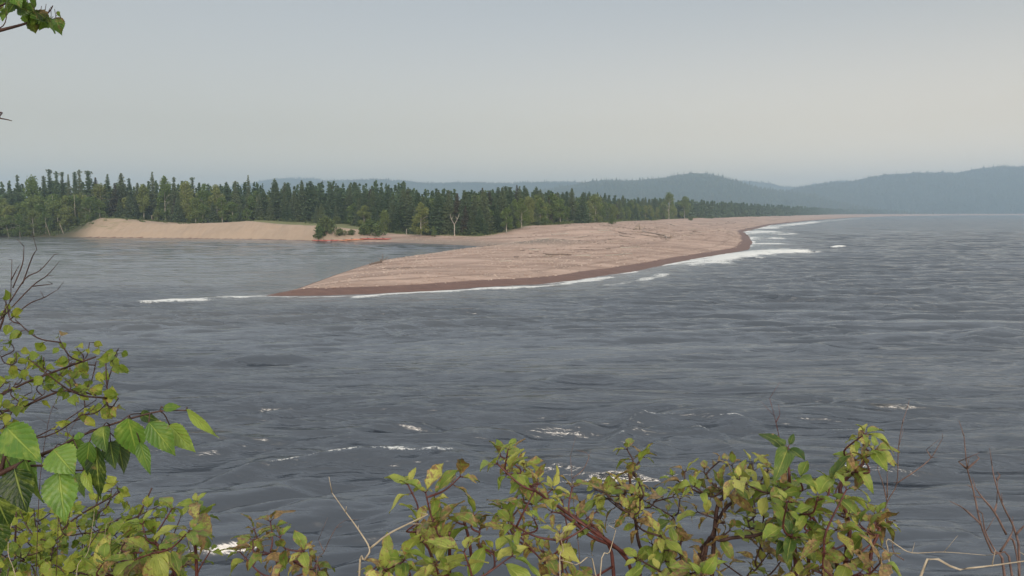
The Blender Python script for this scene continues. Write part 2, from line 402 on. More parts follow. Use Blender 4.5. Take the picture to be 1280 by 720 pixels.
# calmer slick patches and the sheltered river
calm = np.ones_like(WX)
for (px, py, rx, ry, k) in [(560, 452, 15, 7, .60), (1060, 470, 11, 4, .35), (250, 425, 8, 5, .3), (690, 455, 8, 5, .4)]:
    c = G(px, py); calm *= 1-k*np.exp(-((WX-c[0])/rx)**2-((WY-c[1])/ry)**2)
riverz = sstep(-4, -22, WX+(WY-77)*.15)*sstep(70, 95, WY)
calm *= 1-.72*riverz
lag = sstep(-18, -5, ws)
amp = patch*calm*(1-.75*np.clip(lag, 0, 1))*(.80+.75*sstep(.44, .70, fbm(WX*.13+.1*WY, WY*.42, 57, 3)))
Zw = np.zeros_like(WX); DX = np.zeros_like(WX); DY = np.zeros_like(WX)
N = 120
for i in range(N):
    L = 0.30*math.exp(rng.random()**1.0*math.log(8/0.30))
    th = math.radians(100+rng.normal()*(12 if L < 3 else 10))
    kx, ky = math.cos(th), math.sin(th)
    slope = .034 if L < .5 else (.058 if L < 1.4 else (.056 if L < 2.8 else .036))
    A = slope*L/(2*PI)
    w = np.clip((L/(step*2.5))-.5, 0, 1)*np.exp(-np.maximum(WY-900, 0)/900)
    ph = 2*PI/L*(kx*wx_+ky*wy_)+rng.random()*2*PI
    aw = A*w*amp
    sn = np.sin(ph); cs = np.cos(ph)
    Zw += aw*sn; DX -= .7*aw*cs*kx; DY -= .7*aw*cs*ky
Zw = .26*np.tanh(Zw/.26); Zw = Zw+.6*np.maximum(Zw, 0)**2; DX = .22*np.tanh(DX/.22); DY = .22*np.tanh(DY/.22)
foam = np.zeros_like(WX)
# single steep crests: (pixel polyline, height, width, foam amount)
def crest(pts, h, w, fo=0, jag=.25, foff=0.):
    global Zw, foam
    P = smooth_path(np.array([G(*p) for p in pts]), 6)[:, :2]
    lo = P.min(0)-8*w-2; hi = P.max(0)+8*w+2
    m = (WX > lo[0]) & (WX < hi[0]) & (WY > lo[1]) & (WY < hi[1])
    x = WX[m]; y = WY[m]
    # signed offset to the crest line along y, with a taper at the ends
    o = np.argsort(P[:, 0]); yl = np.interp(x, P[o, 0], P[o, 1]); x0, x1 = P[:, 0].min(), P[:, 0].max()
    e = np.minimum(x-x0, x1-x)/max(.22*(x1-x0), .1)
    tap = sstep(0, 1, e)*(1-jag+2*jag*(fbm(x*.9/w*.6, y*.3, 60, 3)))
    q = y-yl+w*.8*(fbm(x*.35/w*.8, y*0, 61, 2)-.5)
    q = q+0.18*w*(fbm(x*2.2, y*2.2, 63, 2)-.5)
    prof = np.where(q < 0, np.exp(-(np.abs(q)/(.95*w))**1.7), np.exp(-(np.abs(q)/(1.35*w))**1.7))
    trough = -.32*np.exp(-((q+1.9*w)/(1.0*w))**2)
    Zw[m] += h*tap*(prof+trough)
    if fo:
        fz = fo*sstep(.45, 1.0, tap)*np.exp(-((q+foff*w)/(.15*w+.03))**2)*(.4+.9*fbm(x*1.3, y*1.3, 62, 3))*sstep(.30, .50, fbm(x*.75, y*.9, 64, 3))*1.25
        foam[m] = np.maximum(foam[m], fz)
crest([(225, 601), (330, 588), (400, 580), (500, 575), (625, 577)], .48, .66, .50, .10)
crest([(300, 628), (380, 606), (470, 598), (560, 600), (640, 608)], .13, .55, 0)
crest([(640, 600), (700, 588), (780, 575), (830, 572)], .18, .6, 0)
crest([(745, 562), (800, 551), (845, 545), (885, 547), (925, 556)], .46, .6, .45, .5)
crest([(750, 540), (800, 527), (850, 521), (900, 523), (965, 531)], .34, .55, .55, .4)
crest([(700, 540), (760, 528), (820, 522)], .22, .5, 0, .4)
crest([(800, 570), (850, 556), (900, 560), (930, 574)], .26, .5, .2, .5)
crest([(930, 548), (980, 541), (1060, 542), (1130, 549)], .26, .6, .33, .4)
crest([(940, 505), (1010, 498), (1060, 503)], .22, .6, 0)
crest([(1040, 508), (1090, 503), (1150, 506)], .14, .65, .22, .3)
crest([(1090, 668), (1150, 661), (1200, 665), (1240, 676)], .15, .5, .28, .3)
crest([(1100, 700), (1170, 683), (1230, 676), (1300, 684)], .15, .5, 0, .3)
crest([(700, 398), (760, 388), (860, 385), (900, 390)], .12, .9, 0, .4)
crest([(925, 381), (965, 374), (1000, 376), (1040, 382)], .22, .9, 0, .3)
crest([(1200, 425), (1245, 418), (1290, 415), (1340, 418)], .26, .8, 0, .3)
crest([(1150, 365), (1190, 361), (1240, 366)], .2, 1.0, 0, .3)
crest([(990, 440), (1060, 432), (1110, 437)], .20, .9, 0)
crest([(690, 458), (760, 447), (860, 450)], .10, .6, 0, .4)
crest([(640, 482), (720, 472), (800, 476), (860, 482)], .14, .55, 0, .4)
crest([(150, 480), (230, 478), (330, 480), (400, 478)], .15, .45, .12, .5)
crest([(240, 455), (310, 450), (395, 444)], .18, .5, 0, .5)
crest([(150, 402), (200, 400), (270, 397)], .14, .6, 0, .4)
crest([(60, 388), (110, 383), (165, 384)], .18, .8, 0, .4)
crest([(320, 535), (390, 524), (470, 520), (540, 523)], .12, .55, .05)
crest([(330, 510), (420, 500), (500, 505)], .12, .55, 0)
crest([(120, 545), (180, 530), (240, 528)], .12, .55, 0)
crest([(400, 553), (480, 545), (560, 545)], .12, .55, 0)
crest([(600, 640), (700, 625), (800, 622), (900, 630)], .13, .55, 0)
crest([(250, 655), (350, 640), (450, 640)], .13, .55, 0)
crest([(330, 700), (450, 680), (560, 678)], .13, .55, 0)
crest([(500, 716), (640, 700), (760, 700)], .13, .55, 0)
for k in range(0):
    px = random.uniform(-30, 1310); t = random.random()**1.4; py = 332+t*385
    if py < 372 and px < 880: continue
    d = 8000/(py-266); l = random.uniform(1.6, 5.5)*(.6+d/60)*F/d*.5; sl = random.uniform(-.02, .09)*l*2*(py-266)/200
    crest([(px-l, py+sl), (px-l*.2, py-sl*.3), (px+l, py-sl*.4)], random.uniform(.04, .09)*(1+d/300), random.uniform(.22, .4)*(.7+d/110), 0, .3)
# breakers and surf
def foamline(pts, w, amt, h=0.):
    P = np.array([G(*p)[:2] for p in pts]); lo = P.min(0)-4*w-6; hi = P.max(0)+4*w+6
    m = (WX > lo[0]) & (WX < hi[0]) & (WY > lo[1]) & (WY < hi[1])
    d = seg_dist(WX[m], WY[m], P)+w*.9*(fbm(WX[m]*.3, WY[m]*.3, 70, 3)-.5)
    foam[m] = np.maximum(foam[m], amt*sstep(w, w*.2, d)*(.45+.8*sstep(.35, .6, fbm(WX[m]*.13, WY[m]*.13, 71, 3))))
    if h: Zw[m] += h*np.exp(-(d/(w*.8))**2)
foamline([(190, 379), (215, 377.5), (250, 377), (285, 373), (322, 371)], 1.7, .62, .25)
foamline([(322, 371), (390, 371.5), (460, 370)], .8, .45)
foamline([(452, 372), (480, 368.5), (530, 365.5), (590, 363), (640, 361.5)], 1.7, .68, .22)
foamline([(600, 362), (680, 358.5), (720, 353), (763, 346.5)], 1.7, .65, .15)
foamline([(762, 357), (800, 352), (842, 340), (850, 337)], 1.3, .5, .15)
foamline([(852, 333), (880, 327), (915, 321), (950, 318), (982, 316)], 7.5, .80, .45)
foamline([(905, 321), (940, 316), (985, 313)], 7, .75, .2)
foamline([(942, 307), (960, 305), (972, 306)], 7, .8, .2)
foamline([(940, 299), (955, 297), (964, 299)], 11, .78, .2)
foamline([(932, 290), (948, 289), (962, 293)], 14, .78, .2)
foamline([(948, 286.5), (972, 282.5), (1000, 279.5), (1025, 277)], 11, .85)
foamline([(1028, 276.6), (1075, 273)], 14, .5)
foamline([(1041, 310), (1052, 309.5)], 1.3, .85, .4)
foamline([(1162, 664), (1183, 662)], .16, .6, 0)
edge = sstep(-1.6, -.2, ws)*(.95*sstep(.42, .68, fbm(WX*.09, WY*.09, 80, 3)))*(WY > 60)*sstep(1.5, -2.5, seg_dist(WX, WY, np.array(lakeW))-seg_dist(WX, WY, np.array(riverW)))
foam = np.maximum(foam, np.where(WY < 1500, edge, 0))
Zw *= np.clip(sstep(2, -6, ws)*.94+.06, 0, 1)
shal_sheen = np.exp(np.minimum(ws, 0)/6.5)*(WY > 50)
c = G(180, 398); shal_sheen = np.maximum(shal_sheen, .28*np.exp(-((WX-c[0])/26)**2-((WY-c[1])/9)**2))
shal_sheen = np.maximum(np.clip(shal_sheen, 0, 1)*.8*(WY < 800), .55*riverz)  # river term lightens the base colour in place of reflected sky
farn = sstep(45, 240, WY)*(1-.72*riverz)*(1-.8*np.clip(lag, 0, 1))
water = mk('water', np.stack([WX+DX, WY+DY, Zw], -1), grid_faces(*WX.shape), M['water'], smooth=True,
           attrs=dict(foam=foam, shallow_sheen=shal_sheen, calm=np.clip(calm*(.30+1.35*sstep(.34, .66, fbm(WX*.028+.3*WY*.02, WY*.075, 55, 4))), .2, 1.05), farness=farn))
tag(water, kind='structure')

# ------------------------------------------------------------------ hills
def hill(name, sil, dc, fd_, bd, seed, ntree, th=(9, 15)):
    px = np.array([p[0] for p in sil], float); py = np.array([p[1] for p in sil], float)
    xs = np.arange(px[0], px[-1]+1, 4.0); crest_z = []
    ys = np.interp(xs, px, py)+1.1*(fbm(xs*.05, xs*0, seed, 3)-.5)
    C = np.array([R(a, b, dc) for a, b in zip(xs, ys)])
    t = np.concatenate([np.linspace(-1, 0, 26), np.linspace(.06, 1, 12)])
    T, CX = np.meshgrid(t, C[:, 0], indexing='ij'); CZ = np.broadcast_to(C[:, 2], T.shape)
    wob = fbm(CX/260, T*2+CX/800, seed+3, 3)-.5
    Yh = dc+np.where(T < 0, T*fd_, T*bd)+120*wob*np.abs(T)
    prof = np.where(T < 0, np.cos(T*PI/2)**1.15, np.cos(T*PI/2))
    nzh = (fbm(CX/160, Yh/160, seed+5, 4)-.5)*2
    Zh = (CZ-8)*prof*(1+.22*nzh*np.abs(T)*(1-np.abs(T))*2)-4*np.abs(T)-6*(np.abs(T) > .99)
    o = mk(name, np.stack([CX, Yh, Zh], -1), grid_faces(*T.shape), M['hill'], smooth=True); tag(o, kind='structure')
    # the wood on the slopes: small conifers
    r = np.random.default_rng(seed); V = []; Fc = []; n = 0
    nx = T.shape[1]
    for k in range(ntree):
        ci = r.random()*(nx-1.01); i0 = int(ci); f = ci-i0
        on = r.random() < .45
        tt = 25-abs(r.normal())*.6 if on else r.random()*25
        j0 = int(min(max(tt, 0), 24)); g = min(max(tt-j0, 0), 1)
        a = lambda A: ((A[j0, i0]*(1-f)+A[j0, i0+1]*f)*(1-g)+(A[j0+1, i0]*(1-f)+A[j0+1, i0+1]*f)*g)
        x, y, z = a(CX), a(Yh), a(Zh)
        hh = r.uniform(*th)*(1.7 if r.random() < .06 else 1); w = hh*r.uniform(.14, .28)
        z -= hh*.12
        ang = r.random()*6.28
        ring = [(x+w*math.cos(ang+q*2.094), y+w*math.sin(ang+q*2.094), z) for q in range(3)]
        ring2 = [(x+w*.62*math.cos(ang+1+q*2.094), y+w*.62*math.sin(ang+1+q*2.094), z+hh*.45) for q in range(3)]
        V += ring+ring2+[(x+r.normal()*.4, y, z+hh)]
        for q in range(3):
            Fc += [(n+q, n+(q+1) % 3, n+3+q), (n+(q+1) % 3, n+3+(q+1) % 3, n+3+q), (n+3+q, n+3+(q+1) % 3, n+6)]
        n += 7
    w_ = mk(name+'_forest', np.array(V), np.array(Fc), M['hillwood']); tag(w_, 'blue hazed conifer wood covering the distant hill', 'forest', kind='stuff')
hill('hill_right', [(930, 262), (960, 250), (985, 238), (1010, 232), (1035, 229), (1067, 226.5), (1085, 221.5), (1110, 218.5), (1145, 216.5), (1172, 216), (1190, 217), (1210, 213.5), (1225, 210.5), (1245, 208.5), (1280, 209), (1340, 204), (1420, 202), (1520, 208), (1700, 214)],
     3500, 640, 700, 100, 9000)
hill('hill_middle', [(560, 262), (600, 252), (640, 245), (680, 238), (715, 232), (740, 227), (765, 226.5), (800, 226), (830, 222.5), (845, 219), (865, 217), (890, 219), (900, 223.5), (910, 228.5), (922, 232), (940, 236), (960, 237), (985, 243), (1010, 252), (1040, 262), (1060, 266)],
     3300, 900, 500, 200, 8000)
hill('hill_far_left', [(240, 262), (320, 240), (380, 229), (410, 226), (432, 225), (470, 224), (507, 225.5), (535, 228.5), (570, 227.5), (607, 228), (640, 228.5), (680, 227), (710, 227), (740, 229), (800, 234), (860, 240), (940, 258)],
     4300, 700, 500, 300, 7000, (8, 14))
hill('hill_far_back', [(180, 258), (250, 242), (300, 231), (320, 227), (345, 223.5), (370, 222), (395, 222.5), (420, 228), (470, 236), (600, 240), (760, 240), (860, 232), (890, 226), (910, 225.5), (935, 226), (960, 229), (972, 232), (992, 233.5), (1020, 229), (1045, 226), (1065, 225.5), (1090, 228), (1150, 240)],
     5200, 700, 500, 400, 5000, (9, 15))

# ------------------------------------------------------------------ trees
def cards(C, size, r, flat=0.0, asp=1.0):
    """one small quad of foliage per centre"""
    n = len(C); a = r.normal(size=(n, 3)); a[:, 2] *= (1-flat); a /= np.linalg.norm(a, axis=1)[:, None]
    b = r.normal(size=(n, 3)); b[:, 2] *= (1-flat); b -= (b*a).sum(1)[:, None]*a; b /= np.linalg.norm(b, axis=1)[:, None]+1e-9
    s = (np.asarray(size)*r.uniform(.6, 1.25, n))[:, None]
    a = a*s*asp; b = b*s
    V = np.stack([C-a, C-b*.8, C+a, C+b*.8], 1).reshape(-1, 3)
    return V, np.arange(4*n).reshape(-1, 4)
def spruce_crown(h, w, r, dens=1.0, ragged=.3, club=0.0, low=.06, size=.27):
    C = []; ST = []
    z = h*low
    while z < h-.15:
        t = (z-h*low)/(h*(1-low))
        rad = w*1.38*((1-t)**.88)*(1+ragged*r.normal()*.5)+.10
        if club and t > .86: rad = w*.34*(1+.3*r.normal())
        rad = max(rad, .10)
        nb_ = max(3, int((5+3*r.random())*dens))
        a0 = r.random()*6.28
        for k in range(nb_):
            a = a0+k*6.283/nb_+r.normal()*.2; L = rad*r.uniform(.65, 1.12)
            m = max(2, int(L/.22)+1)
            q = np.linspace(.12, 1, m); 
            dz = -.30*L*q+.22*L*q**3+r.normal()*.05
            base = np.stack([np.cos(a)*L*q, np.sin(a)*L*q, z+dz], 1)
            side = np.stack([-np.sin(a)*np.ones(m), np.cos(a)*np.ones(m), np.zeros(m)], 1)
            for sg in (-1, 0, 1):
                C.append(base+side*(sg*.22*L*(1-q*.55))[:, None]+r.normal(size=(m, 3))*.05+np.array([0, 0, -.06*abs(sg)])); ST.append(np.full(m, t))
        z += (.30+.12*r.random())*(.8 if t > .7 else 1)
    C = np.concatenate(C); V, Fc = cards(C, size*(1.2-.62*np.concatenate(ST)), r, .35)
    return V, Fc
def birch_crown(h, w, r, n=2600, base=.18, size=.19):
    nb_ = 26; cc = []
    for k in range(nb_):
        t = r.uniform(0, 1)**.8; z = h*(base+(.93-base)*t)
        prof = math.sin(PI*min(1, (.18+.80*t)))**.7
        rr = w*prof*math.sqrt(r.random())*.82; a = r.random()*6.28
        cc.append((rr*math.cos(a), rr*math.sin(a), z, w*r.uniform(.26, .46)))
    cc.append((0, 0, h*.9, w*.33))
    C = []
    for x, y, z, q in cc:
        m = int(n/len(cc)); v = r.normal(size=(m, 3)); v /= np.linalg.norm(v, axis=1)[:, None]
        v *= (r.random(m)**.42)[:, None]
        C.append(np.array([x, y, z])+v*np.array([q, q, q*1.15]))
    V, Fc = cards(np.concatenate(C), size, r, .2); return V, Fc
def trunk_mb(h, r0, r, lean=.0, limbs=0, w=1.5, low=.3):
    m = MB(); P = [np.array([lean*h*(t**1.3)+.03*h*math.sin(t*3+r.random())*.3, .02*h*t, h*t-.4]) for t in np.linspace(0, 1, 7)]
    P[0] = np.array([0, 0, -.6]); m.tube(P, [r0, r0*.75, r0*.4, .02], 6)
    for k in range(limbs):
        t = r.uniform(low, .85); a = r.random()*6.28; b = P[int(t*6)]
        e = b+np.array([math.cos(a)*w*.8, math.sin(a)*w*.8, h*.14])
        m.tube([b, (b+e)/2+np.array([0, 0, .25]), e], [r0*.3, .015], 4)
    return m
PROTO = {}
def proto(kind, i, crown, tm, cmat, bmat, hh):
    root = empty(kind, (0, -9999, 0))
    mk('crown', crown[0], crown[1], cmat, root); tm.build('trunk', bmat, root)
    PROTO.setdefault(kind, []).append((root, hh, [False]))
r = np.random.default_rng(5)
for i in range(9):
    hh = 14; w = [2.2, 1.9, 2.6, 1.7, 2.4, 2.0, 1.5, 2.9, 1.8][i]
    cm = 'spruce_brown' if i in (3,) else 'spruce'
    proto('spruce_tree', i, spruce_crown(hh, w, r, [1, .9, 1.1, .6, 1, .8, .75, 1.1, .9][i], [.3, .4, .25, .5, .3, .35, .5, .25, .35][i], i in (1, 5, 8), [.05, .1, .04, .16, .05, .08, .2, .03, .1][i]), trunk_mb(hh, .17, r), M[cm], M['bark'], hh)
for i in range(6):
    hh = 10; w = [2.4, 2.9, 2.1, 2.6, 3.1, 2.2][i]
    proto('birch_tree', i, birch_crown(hh, w, r, 3000, [.15, .1, .25, .12, .05, .18][i]), trunk_mb(hh, .13, r, [0, .08, -.06, .1, 0, .05][i], 7, w), M['birch'], M['birchbark'], hh)
for i in range(3):
    hh = 2.0
    proto('shore_bush', i, birch_crown(hh, 1.5, r, 900, .0, .15), trunk_mb(hh, .05, r, .1, 4, .8), M['shrub'], M['bark'], hh)
def place(kind, i, x, y, h, label, group, cat='tree', wid=1.0, rz=None, z=None, sink=.1):
    L = PROTO[kind]; root, hh, used = L[i % len(L)]
    if not used[0]:
        o = root; used[0] = True
    else:
        o = root.copy(); COL.objects.link(o)
        for ch in root.children:
            c = ch.copy(); COL.objects.link(c); c.parent = o
    s = h/hh
    if z is None: z = float(height(np.array([x]), np.array([y]))[0])
    o.location = (x, y, z-sink); o.rotation_euler = (0, 0, random.uniform(0, 6.28) if rz is None else rz); o.scale = (s*wid, s*wid, s)
    for k in ('label', 'category', 'group'):
        if k in o: del o[k]
    tag(o, label, cat, group); return o
taken = []
def free(x, y, d):
    for a, b in taken:
        if (a-x)**2+(b-y)**2 < d*d: return False
    return True
# skyline spruces above the left bank: (pixel x, top pixel y, distance, variant, width)
sky = [(21, 217, 291, 1, .8, 'lone spruce tip poking above the birches near the left end of the wood'),
       (61, 209.5, 292, 5, 1.0, 'tallest club-topped spruce on the left skyline above the birches'),
       (54, 218, 295, 8, .9, 'dark spruce close against the left side of the tallest skyline spruce'),
       (70, 212.5, 288, 1, .8, 'slim spruce just right of the tallest club-topped one on the left skyline'),
       (77, 213, 294, 5, .8, 'slim dark spruce, second right of the tallest one on the left skyline'),
       (85, 217.5, 288, 6, .8, 'thin sparse spruce in the gap between skyline clusters above the birches'),
       (93, 213, 294, 8, 1.0, 'dark spruce on the left side of the twin-topped pair above the bank end'),
       (98.5, 210.5, 290, 1, .8, 'pointed spruce on the right side of the twin-topped pair above the bank end'),
       (110, 211.5, 284, 5, 1.35, 'broad ragged flat-topped spruce where the sand bank begins'),
       (119, 221, 287, 3, 1.1, 'greyish sparse spruce beside the broad flat-topped one'),
       (134, 217, 284, 6, 1.0, 'narrow pointed spruce above the left end of the sand bank'),
       (143, 228, 281, 3, 1.3, 'grey brown half-dead spruce at the edge over the left end of the sand bank'),
       (151, 215, 285, 0, 1.15, 'tall dark full spruce standing over the highest part of the sand bank'),
       (161, 221.5, 290, 1, .8, 'thin spruce tip right of the tall full spruce over the sand bank'),
       (190, 214, 291, 6, .9, 'tall narrow spruce spire standing alone above the canopy over the bank'),
       (217, 220, 290, 1, .8, 'short spruce spire just right of the round birch crown over the bank'),
       (240, 220, 295, 5, .9, 'small club-topped spruce rising between the pale birches over the bank'),
       (283, 226, 292, 0, .9, 'pointed spruce at the left end of the even canopy behind the bank'),
       (294, 225, 292, 1, .8, 'dark spruce midway between two spires left of the hill start'),
       (310, 218.5, 296, 6, .8, 'thinnest tall spire just left of where the blue hills begin'),
       (343, 222, 294, 2, 1.0, 'broad-based tall spruce in front of the palest blue hill'),
       (360, 227, 297, 1, .9, 'medium spruce left of the pair in front of the palest hill'),
       (377, 224, 294, 0, 1.0, 'pointed dark spruce near the middle of the palest hill'),
       (388, 225, 295, 8, 1.3, 'wide-topped spruce below the right end of the palest hill'),
       (413, 226.5, 296, 1, .9, 'tall spruce tip where the palest hill meets the next ridge'),
       (420, 228.5, 298, 6, .9, 'slender spruce tip directly right of the hill junction'),
       (437, 229, 297, 0, .9, 'pointed spruce above the grassy gap on the bank'),
       (446, 230, 295, 5, .9, 'club-topped spruce right above the grassy gap on the bank'),
       (466, 232, 297, 1, .9, 'spruce tip above the right end of the grassy terrace'),
       (510, 233, 262, 2, 1.0, 'dark spruce standing behind the round pale birch by the kayaks'),
       (490, 249, 246, 7, .9, 'thick dark spruce beside the round green birch near the water'),
       (548, 236, 232, 7, 1.0, 'broad dark spruce immediately left of the bleached dead tree'),
       (561, 236, 231, 0, .95, 'tall dark spruce directly behind the bleached dead tree'),
       (581, 236.5, 228, 2, 1.0, 'broad dark spruce immediately right of the bleached dead tree'),
       (604, 236, 229, 7, .9, 'wide dark spruce left of the yellowish roadside-like birches on the spit wood'),
       (628, 232.5, 236, 0, 1.0, 'tallest spruce in the middle wood behind the low sand mound'),
       (715, 234, 300, 0, 1.0, 'tallest dark spruce in the wood behind the beach, over the small dune bushes'),
       (729, 239, 296, 7, .9, 'wide dark spruce touching the right side of the tallest beach wood spruce')]
sky[35-1+0] = (604, 236, 229, 7, .9, 'wide dark spruce between the dead tree and the yellowish birches')
for (px, py, d, v, wd, lb) in sky:
    p = R(px, py, d); z0 = float(height(np.array([p[0]]), np.array([d]))[0]); hh = p[2]-z0
    place('spruce_tree', v, p[0], d, hh, lb, None, wid=wd*1.12*(15/hh if hh > 15 else 1)); taken.append((p[0], d))
bsk = [(40, 221, 284, 1, 1.2, 'large pale birch crown above the far left wood'), (205, 219, 289, 0, 1.2, 'round birch crown highest above the sand bank'),
       (232, 226, 286, 4, 1.1, 'pale birch crown left of the small club-topped spruce'), (255, 228, 289, 0, 1.1, 'wide pale birch crown above the middle of the bank'),
       (270, 230, 288, 3, 1.1, 'birch crown at right end of the pale canopy over the bank'), (178, 229, 284, 2, 1.1, 'birch with flat pale crown left of the lone spire'),
       (480, 262, 240, 4, 1.0, 'round green birch at the waterside near the kayaks'), (526, 252, 229, 0, 1.3, 'light green oval birch standing out against dark spruces'),
       (542, 282, 224, 4, .9, 'low green birch bush left of the dead tree base'), (633, 258, 226, 2, 1.3, 'yellowish birch at the wood edge above the sand mound'),
       (652, 255, 236, 1, 1.3, 'broad pale birch beside the yellowish one at the wood edge'), (690, 241, 275, 5, 1.4, 'tall wide birch facing the beach left of the tallest beach wood spruce'),
       (675, 248, 262, 0, 1.2, 'birch with bright crown at the bend of the wood edge'), (744, 243, 330, 1, 1.3, 'tall yellow green birch right of the dark spruce pair'),
       (767, 255, 362, 4, 1.3, 'rounded birch bulging from the wood over the driftwood'), (836, 241, 470, 1, 1.5, 'tall birch with pale bare trunk at the wood edge'),
       (856, 245, 520, 3, 1.5, 'wide rounded birch right of the pale-trunked birch'), (244, 247, 281, 4, 1.3, 'bright low birch at the bank edge in front of dark spruces'),
       (252, 255, 281, 1, 1.2, 'small bright birch beside a dark spruce on the bank edge'), (277, 245, 283, 5, 1.2, 'broad green birch at the bank edge left of the low dark spruce')]
for (px, py, d, v, wd, lb) in bsk:
    p = R(px, py, d); z0 = float(height(np.array([p[0]]), np.array([d]))[0]); hh = max(2, p[2]-z0)
    place('birch_tree', v, p[0], d, hh, lb, None, wid=wd*min(1, 11/hh)); taken.append((p[0], d))
# shoreline birches overhanging the river at far left
for k in range(110):
    x = random.uniform(-215, -144); f = random.random(); y = 266.5+f*12+max(0, (x+156)*.7)
    if not free(x, y, 2.2): continue
    z = float(height(np.array([x]), np.array([y]))[0])
    taken.append((x, y))
    place('birch_tree', random.randrange(6), x, y, random.uniform(6.0, 9.0)+f*6, 'leafy birch leaning from the wooded river edge at far left', 'birches crowding the far left river edge', wid=1.35, z=max(z, .2))
# forest rows
def along(line, i0, i1, spacing):
    out = []
    for a, b in zip(line[i0:i1], line[i0+1:i1+1]):
        d = b-a; L = np.linalg.norm(d); n = max(1, int(L/spacing)); nrm = np.array([-d[1], d[0]])/L
        for k in range(n): out.append((a+d*((k+random.random())/n), nrm))
    return out
cnt = {'spruce_tree': len(sky), 'birch_tree': len(bsk)+40}
G1 = ('dark spruce in the wood above the pale sand bank', 'spruces in the wood on the sand bank')
G2 = ('dark spruce in the wood behind the long pink beach', 'spruces in the beach wood')
B1 = ('birch in the wood above the pale sand bank', 'birches in the wood on the sand bank')
B2 = ('birch along the wood edge behind the long pink beach', 'birches along the beach wood')
rear = []
def try_tree(x, y, h, pb, lo, wid=1.0, mind=2.3):
    if not free(x, y, mind): return
    isb = random.random() < pb
    kind = 'birch_tree' if isb else 'spruce_tree'
    if forest_depth(np.array([x]), np.array([y]))[0] < -.5: return
    taken.append((x, y))
    if cnt[kind] >= 298: rear.append((x, y, h, isb)); return
    cnt[kind] += 1
    left = x < -48
    lb, gr = (B1 if left else B2) if isb else (G1 if left else G2)
    place(kind, random.randrange(9), x, y, h*(.82 if isb else 1), lb, gr, wid=wid*(1.25 if isb and left else 1))
# left wood: front of line to 25 m deep
for row, (off, sp, h0) in enumerate([(1.0, 3.8, 8), (5, 3.6, 11.5), (9.5, 3.8, 13.5), (15, 4.5, 14)]):
    for p, nrm in along(front, 2, 9, sp):
        if p[0] < -200: continue
        pb = .45 if p[0] < -92 else .07
        if p[0] < -138: pb = .62
        h = h0*random.uniform(.62, 1.14)
        try_tree(p[0]+random.uniform(-1, 1), p[1]+off+random.uniform(-1.5, 1.5), h, pb, True, 1.15)
for row, (off, sp, h0) in enumerate([(1.2, 4.4, 9.0), (5, 4.2, 11.5), (10, 3.8, 12), (15, 5, 12)]):
    for p, nrm in along(front, 9, 14, sp):
        h = h0*random.uniform(.75, 1.1); try_tree(p[0]-nrm[0]*0+random.uniform(-1, 1)+ (-.3*off if p[0] > -9 else 0), p[1]+off+random.uniform(-1, 1), h, .13, True, 1.38)
for row, (off, sp, h0) in enumerate([(1.5, 4.2, 11.5), (6, 4.6, 12.5), (12, 6.5, 13)]):
    for p, nrm in along(front, 13, 18, sp):
        h = h0*random.uniform(.78, 1.08)
        if row == 0: h *= .9
        try_tree(p[0]+nrm[0]*off+random.uniform(-1, 1), p[1]+nrm[1]*off+random.uniform(-1.5, 1.5), h, .42 if row == 0 else .15, False, 1.15, 2.2)
# the far part of the beach wood and the rows behind, one mass
V = []; Fc = []; n = 0
r = np.random.default_rng(77)
def low_tree(x, y, z, h, isb, sz):
    global n
    if isb: C, f = birch_crown(h*.8, h*.24, r, 260, .08, sz*1.1)
    else:
        m = 150; t = r.random(m)**1.35; a = r.random(m)*6.283; rad = h*.17*(1-t)*np.sqrt(r.random(m))*1.1+.08
        C, f = cards(np.stack([rad*np.cos(a), rad*np.sin(a), h*(.04+.96*t)], 1), sz*(1.15-.8*np.repeat(0, m)), r, .3)
    V.append(C+np.array([x, y, z])); Fc.append(f+n); n += len(C)
for p, nrm in along(front, 18, 23, 5.0):
    for off in (1, 8, 18, 30):
        x = p[0]+nrm[0]*off+random.uniform(-2, 2); y = p[1]+nrm[1]*off+random.uniform(-3, 3)
        if off > 8 and random.random() < .5: continue
        if y > 1000 and random.random() < .35: continue
        low_tree(x, y, 3.6, random.uniform(9.5, 14.5), random.random() < (.35 if off < 5 else .12), .55+y/2200)
for k in range(420):
    x = random.uniform(-225, -40); y = random.uniform(298, 330); low_tree(x, y, 5.5, random.uniform(11, 14.5), random.random() < .25, .5)
for k in range(170):
    t = random.random(); x = -40+t*60; y = 252+t*60+random.uniform(0, 30); low_tree(x, y, 3.5, random.uniform(10.5, 13), random.random() < .1, .5)
for k in range(160):
    t = random.random(); x = 5+t*95-14; y = 300+t*230+random.uniform(10, 40); low_tree(x, y, 4, random.uniform(10.5, 13), random.random() < .1, .5)
for (x, y, h, isb) in rear: low_tree(x, y, 4.5, h, isb, .5)
o = mk('rear_forest', np.concatenate(V), np.concatenate(Fc), M['spruce']); tag(o, 'mass of dark conifers behind the front rows, fading along the far beach', 'forest', kind='stuff')
